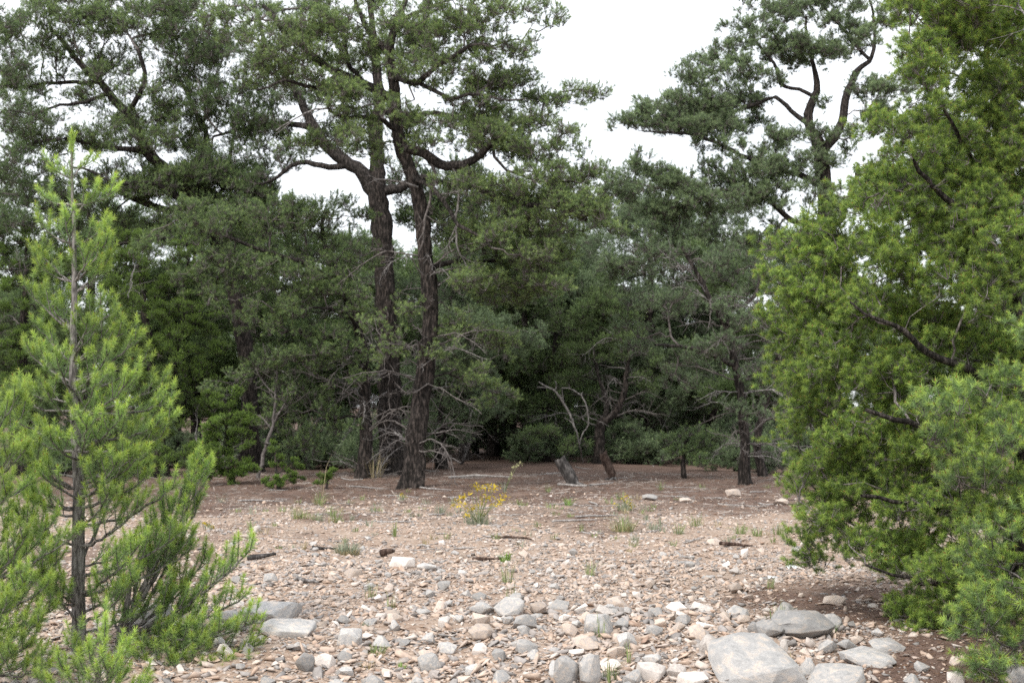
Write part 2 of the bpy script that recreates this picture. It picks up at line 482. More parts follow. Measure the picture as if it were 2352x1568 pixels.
# ------------------------------------------------------------------ scatter: points carry small pieces stored in the same mesh
def scatter_group(nvar):
    g = bpy.data.node_groups.new('scatter_pieces', 'GeometryNodeTree')
    g.interface.new_socket('Geometry', in_out='INPUT', socket_type='NodeSocketGeometry')
    g.interface.new_socket('Geometry', in_out='OUTPUT', socket_type='NodeSocketGeometry')
    n, l = g.nodes, g.links
    gi = n.new('NodeGroupInput'); go = n.new('NodeGroupOutput')

    def named(k, dt):
        a_ = n.new('GeometryNodeInputNamedAttribute'); a_.data_type = dt; a_.inputs['Name'].default_value = k
        return next(o for o in a_.outputs if o.name == 'Attribute' and o.enabled)
    var = named('var', 'INT')
    jn = n.new('GeometryNodeJoinGeometry')
    for k in reversed(range(nvar)):
        sp = n.new('GeometryNodeSeparateGeometry'); sp.domain = 'POINT'
        cm = n.new('FunctionNodeCompare'); cm.data_type = 'INT'; cm.operation = 'EQUAL'
        ins = [i for i in cm.inputs if i.enabled]
        l.new(var, ins[0]); ins[1].default_value = k
        l.new(gi.outputs[0], sp.inputs[0]); l.new(cm.outputs[0], sp.inputs[1])
        gt = n.new('GeometryNodeGeometryToInstance'); l.new(sp.outputs[0], gt.inputs[0])
        l.new(gt.outputs[0], jn.inputs[0])
    sp = n.new('GeometryNodeSeparateGeometry'); sp.domain = 'POINT'
    cm = n.new('FunctionNodeCompare'); cm.data_type = 'INT'; cm.operation = 'GREATER_EQUAL'
    ins = [i for i in cm.inputs if i.enabled]
    l.new(var, ins[0]); ins[1].default_value = 10
    l.new(gi.outputs[0], sp.inputs[0]); l.new(cm.outputs[0], sp.inputs[1])
    sb = n.new('ShaderNodeMath'); sb.operation = 'SUBTRACT'; sb.inputs[1].default_value = 10
    l.new(var, sb.inputs[0])
    ip = n.new('GeometryNodeInstanceOnPoints')
    l.new(sp.outputs[0], ip.inputs['Points']); l.new(jn.outputs[0], ip.inputs['Instance'])
    ip.inputs['Pick Instance'].default_value = True
    l.new(sb.outputs[0], ip.inputs['Instance Index'])
    l.new(named('turn', 'QUATERNION'), ip.inputs['Rotation'])
    l.new(named('size', 'FLOAT_VECTOR'), ip.inputs['Scale'])
    l.new(ip.outputs[0], go.inputs[0])
    return g


NVAR = 3
SCATTER = scatter_group(NVAR)


def scatter(name, parent, pieces, mats, pos, quat, size, which):
    """pieces: list of NVAR (V, [faces], face tint, face material index)"""
    Vs, Fl, ti, mi, var, off = [], [], [], [], [], 0
    for k, (V, Fs, t_, m_) in enumerate(pieces):
        Vs.append(V); var.append(np.full(len(V), k))
        Fl += [f + off for f in Fs]; ti.append(t_); mi.append(m_); off += len(V)
    npz = len(pos)
    Vs.append(pos); var.append(10 + which)
    me = mesh_np(name, np.vstack(Vs), Fl, None, {'tint': np.concatenate(ti)})
    for m_ in mats: me.materials.append(m_)
    me.polygons.foreach_set('material_index', np.concatenate(mi).astype(np.int32))
    at = me.attributes.new('var', 'INT', 'POINT'); at.data.foreach_set('value', np.concatenate(var).astype(np.int32))
    q = np.zeros((off + npz, 4), np.float32); q[:, 0] = 1; q[off:] = quat
    at = me.attributes.new('turn', 'QUATERNION', 'POINT'); at.data.foreach_set('value', q.ravel())
    z = np.ones((off + npz, 3), np.float32); z[off:] = size
    at = me.attributes.new('size', 'FLOAT_VECTOR', 'POINT'); at.data.foreach_set('vector', z.ravel())
    o = add(name, me, parent)
    o.modifiers.new('scatter', 'NODES').node_group = SCATTER
    o['kind'] = 'stuff'
    return o


def quat_z_to(D, roll):
    """quaternions (w, x, y, z) that turn +Z to D after a roll about Z"""
    D = unit(D)
    w = 1 + D[:, 2]; x = -D[:, 1]; y = D[:, 0]; z = np.zeros(len(D))
    bad = w < 1e-4
    w = np.where(bad, 0, w); x = np.where(bad, 1, x)
    q = np.stack([w, x, y, z], 1); q /= np.linalg.norm(q, axis=1, keepdims=True)
    c, s_ = np.cos(roll / 2), np.sin(roll / 2)
    return np.stack([q[:, 0] * c, q[:, 1] * c + q[:, 2] * s_, q[:, 2] * c - q[:, 1] * s_, q[:, 0] * s_], 1)


def sprig(r, nsh, Rd, K, nl, nw, sl, tint, buds=0, juniper=False, flat=0.6, tw=0.0022, tipf=0.35, tiptilt=36, spread=58):
    """a small spray of shoots round the origin, growing to +Z"""
    off = unit(r.normal(0, 1, (nsh, 3))) * (r.random((nsh, 1)) ** 0.45) * Rd * np.array([1, 1, flat])
    D = unit(off / Rd * 0.75 + np.array([0, 0, 0.75]) + r.normal(0, 0.22, (nsh, 3)))
    L = sl * r.uniform(0.65, 1.3, nsh)
    B = off - D * L[:, None] * 0.5
    if juniper: V, T, ti = scales(B, D, L, K, nl, nw, tint[0], tint[1], r)
    else: V, T, ti = needles(B, D, L, K, nl, nw, tint[0], tint[1], r, tipfrac=tipf, tiptilt=tiptilt, spread=spread, buds=buds)
    mi = np.zeros(len(T), int)
    if tw:
        st = np.array([0, 0, -Rd * 0.7])
        ch = [(np.array([st, (st + b_) / 2 + np.array([0, 0, -0.1 * Rd]), b_ + d_ * l_ * 0.8]), np.array([tw * 1.3, tw, tw * 0.7])) for b_, d_, l_ in zip(B, D, L)]
        V2, Q2 = tubes(ch, 3, 0, r)
        T2 = np.vstack([Q2[:, [0, 1, 2]], Q2[:, [0, 2, 3]]])
        T = np.vstack([T, T2 + len(V)]); V = np.vstack([V, V2])
        ti = np.concatenate([ti, np.zeros(len(T2))]); mi = np.concatenate([mi, np.ones(len(T2), int)])
    return V, [T], ti, mi


# ------------------------------------------------------------------ growth: connect clump points to a skeleton
class Grow:
    def __init__(s, skel, step, r):
        """skel: list of (pts, rad) polylines; 0 is the trunk"""
        s.r = r; s.step = step
        s.pos, s.par, s.rad, s.lid, s.fix, s.dir, s.pl = [], [], [], [], [], [], []
        for k, (p, rd) in enumerate(skel):
            for i in range(len(p)):
                d = p[min(i + 1, len(p) - 1)] - p[max(i - 1, 0)]
                s.pos.append(p[i]); s.par.append(-1); s.rad.append(rd[i]); s.lid.append(k); s.fix.append(True)
                s.dir.append(d / (np.linalg.norm(d) + 1e-9)); s.pl.append(0.15 * i * step)
        s.nsk = len(skel)
        s.chains = []      # (limb id, node list, from-trunk?)

    def connect(s, T, bf=0.25, minh=0.0, up=0.25, wig=0.06, drop=0.7, newlimb=True, zmin=None):
        T = np.asarray(T); n = len(T)
        pos = np.array(s.pos); pl = np.array(s.pl)
        ok = np.ones(len(pos), bool)
        if zmin is not None: ok = pos[:, 2] > zmin

        def cost(pp, ll):
            d = np.linalg.norm(T[:, None] - pp[None], axis=2)
            return d + bf * ll[None] + drop * np.maximum(0, pp[None, :, 2] - T[:, None, 2])
        C = cost(pos, pl) + np.where(ok, 0, 1e6)[None]
        best = C.min(1); bi = C.argmin(1)
        done = np.zeros(n, bool)
        order_nodes = []
        for _ in range(n):
            i = int(np.where(done, 1e9, best).argmin()); done[i] = True
            a_ = s.pos[bi[i]]; b_ = T[i]; d = np.linalg.norm(b_ - a_)
            k = max(2, int(math.ceil(d / s.step)))
            da = unit((b_ - a_) * 0.7 / max(d, 1e-6) + s.dir[bi[i]] * 0.5)
            c_ = a_ + da * d * 0.45; c_[2] -= up * d * 0.5
            t = (np.arange(1, k + 1) / k)[:, None]
            q = (1 - t) ** 2 * a_ + 2 * t * (1 - t) * c_ + t ** 2 * b_
            w = s.r.normal(0, wig * d, q.shape); w[-1] = 0
            q = q + w * np.sin(t * math.pi)
            pid = int(bi[i]); lid = s.lid[pid]; lim = lid
            if lid == 0 and newlimb:
                lim = s.nsk; s.nsk += 1
            nodes = [pid]; new0 = len(s.pos)
            for j in range(k):
                pv = q[j - 1] if j else a_
                s.pos.append(q[j]); s.par.append(pid); s.rad.append(0.0); s.lid.append(lim); s.fix.append(False)
                s.dir.append(unit(q[j] - pv)); s.pl.append(s.pl[pid] + np.linalg.norm(q[j] - pv))
                pid = len(s.pos) - 1; nodes.append(pid)
            s.chains.append((lim, nodes))
            order_nodes.append((i, nodes))
            C2 = cost(np.array(s.pos[new0:]), np.array(s.pl[new0:]))
            m2 = C2.min(1); a2 = C2.argmin(1) + new0
            up_ = m2 < best
            best = np.where(up_, m2, best); bi = np.where(up_, a2, bi)
        return order_nodes

    def radii(s, r0, ex=2.3):
        n = len(s.pos); acc = np.zeros(n)
        has = np.zeros(n, bool)
        for i in range(n - 1, -1, -1):
            if s.fix[i]: continue
            if not has[i]: acc[i] = r0 ** ex
            s.rad[i] = acc[i] ** (1 / ex)
            p = s.par[i]
            if p >= 0:
                acc[p] += acc[i]; has[p] = True
        for i in range(n):
            if not s.fix[i]:
                p = s.par[i]
                if p >= 0: s.rad[i] = min(s.rad[i], s.rad[p] * (0.75 if s.fix[p] else 1.0))

    def limb_chain(s, nodes):
        p = np.array([s.pos[i] for i in nodes]); rd = np.array([s.rad[i] for i in nodes])
        rd[0] = rd[1] * 1.05
        return p, rd


def pads_to_points(pads, Y, r, dens, rel=0):
    """pads: (px, py, rx, ry, dy) in picture units at depth Y+dy. Returns pad centres and clump points"""
    cs, ts = [], []
    for q in pads:
        px, py, rx, ry = q[:4]; dy = q[4] if len(q) > 4 else r.uniform(-1, 1)
        k = q[5] if len(q) > 5 else 1.0
        y = Y + dy; c = P(px, py, y); s_ = y / F
        rad = np.array([rx * s_, rx * s_ * 0.8, ry * s_])
        n = max(2, int(dens * k * rad[0] * (rad[1] + rad[2])))
        v = unit(r.normal(0, 1, (n, 3))) * (r.random((n, 1)) ** 0.42)
        cs.append(c); ts.append(c + v * rad)
    return np.array(cs), np.vstack(ts)


HOLES = [(728, 416, 88, 32), (1440, 60, 190, 120), (1390, 200, 60, 60), (1395, 300, 40, 40)]


def fill(boxes, n, rx, ry, r, dy=(-1, 1)):
    """extra foliage pads spread through picture boxes (x0, y0, x1, y1), leaving the open sky patches"""
    out = []
    while len(out) < n:
        x0, y0, x1, y1 = boxes[int(r.integers(len(boxes)))]
        x, y = r.uniform(x0, x1), r.uniform(y0, y1)
        if any(((x - h[0]) / (h[2] + rx * .8)) ** 2 + ((y - h[1]) / (h[3] + ry * .8)) ** 2 < 1 for h in HOLES): continue
        out.append((x, y, rx * r.uniform(.7, 1.3), ry * r.uniform(.7, 1.3), r.uniform(*dy)))
    return out


def pine(name, base, label, group, skel_px, Y, pads, dens, shoots, K, nl, nw, sl, fmat, r, cr=0.16, sides=12,
         bark='bark_dark', limbmat='bark_limb', tint=(0.35, 0.7), dead=(), r0=0.006, step=0.22, juniper=False, upb=0.55,
         twigs=0.0022, zmin=0.5, buds=0, cat='tree', per=4, cl_r=0.24, ndead=0, tipf=0.35, tiptilt=36, spread=58):
    root = empty(name, base, label, cat, group)
    base = np.asarray(base)
    skel = []
    for k, pl in enumerate(skel_px):
        pts = [P(a_[0], a_[1], Y + (a_[3] if len(a_) > 3 else 0)) for a_ in pl]
        rad = [a_[2] * Y / F * 0.5 for a_ in pl]
        if k == 0: pts[0] = np.array([base[0], base[1], base[2] - 0.08])
        p, rd = resample(pts, rad, step, 0.025 if k == 0 else 0.05, r)
        skel.append((p, rd))
    V, Q = tube(skel[0][0], skel[0][1], sides, 0.16, r, flare=2.0)
    add('trunk', mesh_np('trunk', V - base, Q, M[bark], None, True), root)
    g = Grow(skel, step, r)
    cs, ts = pads_to_points(pads, Y, r, dens)
    z0 = base[2] + zmin
    g.connect(cs, 0.2, up=0.15, wig=0.07, zmin=z0)
    oc = g.connect(ts, 0.28, up=0.3, wig=0.07, drop=0.5, zmin=z0)
    g.radii(r0)
    # foliage per clump
    ends = {}
    for i, nodes in oc:
        ends.setdefault(g.lid[nodes[-1]], []).append((ts[i], g.dir[nodes[-1]], nodes))
    by = {}
    for lim, nodes in g.chains: by.setdefault(lim, []).append(nodes)
    small_tw, small_sh = [], []
    tri = 0

    pieces = [sprig(r, shoots, cr, K, nl, nw, sl, tint, buds, juniper, tw=twigs, tipf=tipf, tiptilt=tiptilt, spread=spread) for _ in range(NVAR)]

    def leaf_mesh(ends_, parent):
        E = np.array([e[0] for e in ends_]); Dn = np.array([e[1] for e in ends_])
        B = np.repeat(E, per, 0); D0 = np.repeat(Dn, per, 0); n = len(B)
        off = unit(r.normal(0, 1, B.shape)) * (r.random((n, 1)) ** 0.6) * np.array([1, 1, 0.6]) * cl_r
        off[::per] *= 0.3
        D = D0 * 0.5 + off / cl_r * 0.35 + np.array([0, 0, upb]) + r.normal(0, 0.22, B.shape)
        sz = r.uniform(0.75, 1.25, (n, 1)) * np.ones((1, 3))
        scatter('foliage' if juniper else 'needles', parent, pieces, [M[fmat], M['twig']], B + off - base, quat_z_to(D, r.uniform(0, 6.28, n)), sz, r.integers(0, NVAR, n))
        return []

    small = []
    for lim in sorted(by.keys() | set(range(len(skel)))):
        if lim == 0: continue
        ch = by.get(lim, [])
        en = ends.get(lim, [])
        if lim >= len(skel) and len(en) < 8:
            small.append(lim); continue
        if lim < len(skel):
            p, rd = skel[lim]
            tw = ch
        else:
            main = max(ch, key=lambda c: len(c) * (1 if g.lid[c[0]] == 0 else 0.01))
            p, rd = g.limb_chain(main); tw = [c for c in ch if c is not main]
        V, Q = tube(p, rd, 8, 0.05, r)
        bo = add('branch', mesh_np('branch', V - base, Q, M[limbmat], None, True), root)
        fine = leaf_mesh(en, bo) if en else []
        cl = [g.limb_chain(c) for c in tw]
        V, Q = tubes(cl, 4, 0, r)
        V2, Q2 = tubes(fine, 3, 0, r)
        if len(V) + len(V2):
            tb = add('twigs', mesh_np('twigs', np.vstack([V, V2]) - base, np.vstack([Q, Q2 + len(V)]), M['twig' if not juniper else limbmat], None, True), bo)
            tb['kind'] = 'stuff'
    en = sum((ends.get(k_, []) for k_ in small), [])
    if en:
        cl = [g.limb_chain(c) for k_ in small for c in by[k_]]
        V, Q = tubes(cl, 4, 0, r)
        tb = add('small_branches', mesh_np('small_branches', V - base, Q, M[limbmat], None, True), root)
        tb['kind'] = 'stuff'
        fine = leaf_mesh(en, tb)
        V2, Q2 = tubes(fine, 3, 0, r)
        if len(V2):
            t2 = add('twigs', mesh_np('twigs', V2 - base, Q2, M['twig'], None, True), tb); t2['kind'] = 'stuff'
    # dead bare branches of the lower trunk
    for pl in dead:
        pts = [P(a_[0], a_[1], Y + (a_[3] if len(a_) > 3 else 0)) for a_ in pl]
        dead_branch(pts, [a_[2] * Y / F * 0.36 for a_ in pl], root, base, r, 9, 'dead' if r.random() < .6 else 'twig')
    if ndead:
        random_dead(root, base, skel, ndead, r)
    return root


def dead_branch(pts, rad, root, base, r, forks=6, ms='dead', nm='dead_branch', fl=0.6):
    p, rd = resample(pts, rad, 0.12, 0.03, r)
    ch = [(p, rd)]
    for _ in range(forks):
        i = int(r.integers(len(p) // 4, len(p) - 1)); d = unit(p[min(i + 1, len(p) - 1)] - p[i - 1])
        v = unit(d * 0.8 + r.normal(0, 0.6, 3)); Ln = r.uniform(0.15, 0.55) * np.linalg.norm(p[-1] - p[0]) * fl
        e = p[i] + v * Ln
        q, qd = resample([p[i], p[i] + v * Ln * 0.5 + r.normal(0, 0.08, 3) * Ln, e], [rd[i] * 0.6, rd[i] * 0.45, rd[i] * 0.2], 0.1, 0.012, r)
        ch.append((q, qd))
        if Ln > 0.3:
            j = len(q) // 2; e2 = q[j] + unit(v + r.normal(0, 0.7, 3)) * Ln * 0.5
            q2, qd2 = resample([q[j], (q[j] + e2) / 2 + r.normal(0, 0.02, 3), e2], [qd[j] * 0.7, qd[j] * 0.5, qd[j] * 0.25], 0.1, 0.01, r)
            ch.append((q2, qd2))
    V, Q = tubes(ch[:1], 6, 0.04, r)
    o = add(nm, mesh_np(nm, V - base, Q, M[ms], None, True), root)
    V, Q = tubes(ch[1:], 4, 0, r)
    if len(V):
        o2 = add('twigs', mesh_np('twigs', V - base, Q, M[ms], None, True), o); o2['kind'] = 'stuff'
    return o


def random_dead(root, base, skel, n, r, zr=(0.5, 4.6), Ls=(0.5, 1.9)):
    p, rd = skel[0]
    z = p[:, 2] - base[2]
    idx = np.where((z > zr[0]) & (z < zr[1]))[0]
    for _ in range(n):
        i = int(r.choice(idx)); a_ = r.uniform(0, 2 * math.pi)
        v = np.array([math.cos(a_), math.sin(a_), r.uniform(-0.25, 0.4)]); Ln = r.uniform(*Ls)
        b_ = p[i] + v * Ln * 0.5 + np.array([0, 0, 0.08 * Ln]); e = p[i] + v * Ln + np.array([0, 0, r.uniform(-0.35, 0.1) * Ln])
        rr = 0.008 + 0.006 * Ln
        dead_branch([p[i], b_, e], [rr, rr * 0.7, rr * 0.3], root, base, r, 12, 'dead' if r.random() < 0.3 else 'twig')


# ================================================================== young pines in front
def young_pine(base, label, Y, trunk_px, limbs, r, name='young_pine', fmat='pine_near', K=92, group=None, nl=0.042, nw=0.0031, gap=0.062, tint=(0.42, 0.8), leader=True):
    root = empty(name, base, label, 'tree', group)
    base = np.asarray(base)
    pts = [P(a_[0], a_[1], Y) for a_ in trunk_px]; pts[0] = np.array([base[0], base[1], base[2] - 0.06])
    tp, tr = resample(pts, [a_[2] * Y / F * 0.5 for a_ in trunk_px], 0.07, 0.003, r)
    V, Q = tube(tp, tr, 10, 0.05, r)
    tk = add('trunk', mesh_np('trunk', V - base, Q, M['bark_young'], None, True), root)
    if leader:        # needles round the top shoot
        top = tp[-1]; n = 9
        zs = np.linspace(0.02, 0.42, n)
        B = np.array([top - np.array([0, 0, z]) for z in zs]); D = unit(np.array([0, 0, 1.0]) + r.normal(0, 0.05, (n, 3)))
        V, T, ti = needles(B, D, np.full(n, 0.12), K, nl * 1.1, nw, tint[0], tint[1], r, spread=45)
        for k in range(5):
            d = unit(np.array([r.normal(0, 0.22), r.normal(0, 0.22), 1.0]))[None]
            v2, t2, i2 = needles(top[None] - d * 0.06, d, np.array([0.13]), K, nl, nw, tint[1], tint[1], r, buds=2, spread=22)
            T = np.vstack([T, t2 + len(V)]); V = np.vstack([V, v2]); ti = np.concatenate([ti, i2])
        o = add('needles', mesh_np('needles', V - base, T, M[fmat], {'tint': ti}), tk); o['kind'] = 'stuff'
    for (ax, ay, tx, ty, *rest) in limbs:
        dy = rest[0] if rest else None
        # attachment on the trunk
        za = P(ax, ay, Y)[2]
        i = int(np.abs(tp[:, 2] - za).argmin()); a_ = tp[i]
        Lx = abs(tx - ax) * Y / F
        if dy is None: dy = r.uniform(-0.35, 0.35) * (Lx + 0.1)
        e = P(tx, ty, Y + dy)
        Ln = np.linalg.norm(e - a_)
        c_ = a_ + (e - a_) * 0.55; c_[2] -= 0.16 * Ln
        t = np.linspace(0, 1, max(5, int(Ln / 0.05)))[:, None]
        p = (1 - t) ** 2 * a_ + 2 * t * (1 - t) * c_ + t ** 2 * e
        p[1:-1] += r.normal(0, 0.006, p[1:-1].shape)
        rb = min(tr[i] * 0.62, 0.004 + 0.011 * Ln)
        rd = rb * (1 - 0.8 * t[:, 0]) + 0.0015
        V, Q = tube(p, rd, 6, 0.05, r)
        bo = add('branch', mesh_np('branch', V - base, Q, M['bark_young'], None, True), root)
        # side shoots in flat sprays, each a bottle brush turned up at the end
        B, D, L, tw, TB, TD = [], [], [], [], [], []
        s_ = 0.28 * Ln if Ln > 0.35 else 0.08; sg = 1
        seg = np.concatenate([[0], np.cumsum(np.linalg.norm(np.diff(p, axis=0), axis=1))]); tot = seg[-1]
        ax_ = unit(e - a_)
        while s_ < tot:
            q = np.array([np.interp(s_, seg, p[:, k]) for k in range(3)])
            d = unit(np.array([np.interp(min(s_ + 0.03, tot), seg, p[:, k]) for k in range(3)]) - q + ax_ * 0.004)
            lat = unit(np.cross(d, np.array([r.normal(0, 0.5), r.normal(0, 0.5), 1.0])))
            fr = s_ / tot
            ln = (0.09 + 0.34 * Ln * (1 - fr) ** 0.8 * r.uniform(0.35, 1.0))
            ln = min(ln, 0.42)
            v = unit(d * 0.75 + lat * sg * 0.75 + np.array([0, 0, 0.45]))
            tip = q + v * ln + np.array([0, 0, ln * 0.18])
            mid = q + v * ln * 0.5
            tw.append((np.array([q, mid, tip]), np.array([0.0035, 0.0028, 0.0018])))
            nsub = max(1, int(ln / 0.085))
            for k in range(nsub):
                f0 = 0.25 + 0.75 * k / nsub
                bb = q + (tip - q) * f0
                last = k == nsub - 1
                B.append(bb); D.append(v + np.array([0, 0, 0.35])); L.append(ln * 0.75 / nsub * (1.15 if last else 1.05))
                if last: TB.append(tip - v * 0.02); TD.append(v * 0.7 + np.array([0, 0, 0.7]))
                if not last and r.random() < 0.6:      # secondary shoot
                    v2 = unit(v * 0.6 + np.cross(v, np.array([0, 0, 1.0])) * r.choice([-1, 1]) * 0.6 + np.array([0, 0, 0.55]))
                    B.append(bb); D.append(v2); L.append(0.07); TB.append(bb + v2 * 0.055); TD.append(v2 + np.array([0, 0, 0.4]))
                    tw.append((np.array([bb, bb + v2 * 0.03, bb + v2 * 0.06]), np.array([0.002, 0.0018, 0.0015])))
            sg = -sg; s_ += gap * r.uniform(0.7, 1.35)
        # along the limb's own outer part
        for fr in np.arange(0.45, 0.99, 0.075 / max(tot, 0.2)):
            j = fr * tot
            q = np.array([np.interp(j, seg, p[:, k]) for k in range(3)]); q2 = np.array([np.interp(min(j + 0.08, tot), seg, p[:, k]) for k in range(3)])
            if np.linalg.norm(q2 - q) < 0.01: continue
            B.append(q); D.append(q2 - q); L.append(0.085)
        for k in range(3):
            TB.append(e - ax_ * 0.04 * k); TD.append(unit(e - c_) + r.normal(0, 0.3 * (k > 0), 3) + np.array([0, 0, 0.5]))
        B = np.array(B); D = unit(np.array(D)); L = np.array(L)
        V, T, ti = needles(B, D, L, int(K * 0.6), nl, nw, tint[0] * 0.8, tint[0], r, spread=52)
        TB = np.array(TB); TD = unit(np.array(TD)); TL = r.uniform(0.05, 0.085, len(TB))
        v2, t2, i2 = needles(TB, TD, TL, K, nl * 1.05, nw * 1.05, tint[0] + 0.1, tint[1], r, tipfrac=0.75, tiptilt=36, spread=66, buds=1)
        T = np.vstack([T, t2 + len(V)]); V = np.vstack([V, v2]); ti = np.concatenate([ti, i2])
        o = add('needles', mesh_np('needles', V - base, T, M[fmat], {'tint': ti}), bo); o['kind'] = 'stuff'
        V, Q = tubes(tw, 4, 0, r)
        o = add('twigs', mesh_np('twigs', V - base, Q, M['bark_young'], None, True), bo); o['kind'] = 'stuff'
    return root


def R_(k):
    return np.random.default_rng(k)


# --- tall sapling at left
YS = 9.0
lim = [(170, 400, 125, 392), (168, 410, 200, 372), (168, 470, 105, 455), (168, 480, 262, 440), (168, 500, 215, 455), (168, 560, 95, 515), (168, 565, 248, 520), (168, 575, 150, 500, -0.2),
       (170, 640, 94, 580), (170, 660, 91, 615), (171, 660, 245, 556), (171, 664, 259, 580), (171, 670, 241, 620), (171, 650, 205, 575, -0.2),
       (162, 755, 70, 665), (162, 760, 105, 680), (162, 765, 140, 692, 0.2),
       (163, 825, 94, 752), (163, 815, 235, 690), (163, 825, 266, 728), (163, 830, 200, 740, -0.3), (165, 840, 285, 765),
       (160, 885, 62, 805), (160, 890, 95, 800, 0.3), (160, 880, 311, 780), (160, 890, 340, 830), (162, 900, 250, 810, -0.35), (162, 905, 130, 820, -0.3),
       (160, 930, 48, 890), (160, 940, 25, 910), (162, 950, 375, 880), (163, 955, 390, 920), (165, 960, 300, 870, -0.35), (165, 970, 220, 880, -0.4), (165, 975, 110, 900, -0.35),
       (170, 1010, 396, 960), (170, 1030, 372, 1000), (170, 1000, 30, 960), (170, 1030, 70, 1000, 0.3), (172, 1040, 280, 950, -0.4), (172, 1050, 200, 970, -0.45), (175, 1060, 110, 1000, -0.35),
       (178, 1110, 355, 1030), (180, 1120, 330, 980, 0.3), (180, 1130, 40, 1050), (180, 1140, 90, 1080, -0.3), (182, 1150, 270, 1060, -0.45), (182, 1160, 340, 1090, -0.2), (184, 1180, 60, 1130, 0.2),
       (185, 1200, 400, 1120, -0.1), (186, 1220, 250, 1130, -0.4), (187, 1260, 320, 1160, -0.3), (188, 1290, 266, 1107, 0.2), (187, 1330, 420, 1220, -0.1), (186, 1360, 320, 1250, -0.3), (186, 1360, 440, 1260, 0.2),
       (185, 1380, 90, 1240, -0.2), (185, 1430, 310, 1330, -0.3), (185, 1440, 120, 1330, -0.3), (185, 1450, 380, 1370, 0.15)]
b0 = G(182, 1500)
_r = R_(111)
for k in range(14):
    ya = _r.uniform(1080, 1470); sgn = _r.choice([-1, 1]); ln_ = _r.uniform(70, 190) * (1 if sgn > 0 else .8)
    lim.append((184, ya, 184 + sgn * ln_, ya - _r.uniform(10, 90), _r.uniform(-.55, .45)))
young_pine(b0, 'tall slender young pine with pale grey trunk and bright tips at left', b0[1], [(182, 1500, 34), (180, 1300, 31), (180, 1100, 26), (168, 900, 20), (170, 700, 14), (170, 560, 10), (166, 430, 6.5), (164, 330, 4)], lim, R_(11))
# --- multi-stemmed young pine behind it
b1 = G(275, 1480)
lim = [(275, 1440, 448, 1050, 0.15), (275, 1440, 470, 1075, 0.1), (275, 1440, 400, 1150, 0.25), (275, 1440, 350, 1210, 0.2), (275, 1450, 455, 1160), (275, 1450, 575, 1262, -0.1), (275, 1455, 530, 1300, 0.1), (275, 1455, 480, 1270, 0.2), (275, 1460, 590, 1425, -0.15),
       (275, 1460, 560, 1370, 0), (275, 1465, 590, 1480, -0.2), (275, 1465, 520, 1440, -0.3), (275, 1470, 585, 1545, -0.35), (275, 1470, 470, 1480, -0.4), (275, 1460, 430, 1400, 0.2), (275, 1450, 300, 1260, 0.3), (275, 1470, 400, 1520, -0.5), (275, 1470, 500, 1540, -0.45), (275, 1455, 240, 1300, 0.3), (275, 1455, 430, 1340, 0.0)]
young_pine(b1, 'low sprawling young pine with grey forked stems right of the tall sapling', b1[1], [(275, 1480, 26), (280, 1440, 20), (290, 1400, 14), (300, 1330, 9)], lim, R_(12), leader=False)
# --- left edge pine, trunk out of frame
b2 = G(-75, 1560)
lim = [(-75, 1060, 45, 905), (-75, 1080, 58, 940), (-75, 1100, 15, 930, 0.2), (-75, 1130, 60, 1030), (-75, 1160, 25, 1040, -0.3), (-75, 1180, 75, 1110), (-75, 1230, 20, 1130, -0.2), (-75, 1320, 78, 1187), (-75, 1350, 168, 1226), (-75, 1360, 120, 1200, 0.2), (-75, 1380, 60, 1230, -0.25), (-75, 1400, 140, 1280),
       (-75, 1400, 20, 1200, 0.1), (-75, 1430, 112, 1340, -0.2), (-75, 1450, 120, 1400, -0.1), (-75, 1460, 60, 1330, -0.3), (-75, 1480, 90, 1430, -0.35), (-75, 1490, 20, 1380, -0.35), (-75, 1510, 70, 1480, -0.4), (-75, 1530, 110, 1530, -0.4), (-75, 1540, 30, 1500, -0.5)]
young_pine(b2, 'bright young pine reaching into the left edge beside the tall sapling', b2[1], [(-75, 1560, 34), (-75, 1300, 28), (-75, 1100, 18), (-75, 900, 8)], lim, R_(13), K=100, gap=0.05, tint=(0.46, 0.8), leader=False)
# --- seedling at the lower edge
b3 = G(225, 1640)
lim = [(225, 1610, 290, 1490), (225, 1610, 241, 1437), (225, 1610, 175, 1475), (225, 1620, 290, 1545), (225, 1620, 140, 1530), (225, 1610, 205, 1490, -0.2), (225, 1630, 330, 1570), (225, 1620, 255, 1530, -0.25), (225, 1620, 100, 1560, 0.1)]
young_pine(b3, 'small bright pine seedling low at the bottom edge under the tall sapling', b3[1], [(225, 1640, 18), (225, 1600, 14), (227, 1540, 9), (228, 1480, 5)], lim, R_(14), name='pine_seedling', tint=(0.46, 0.8), leader=False)

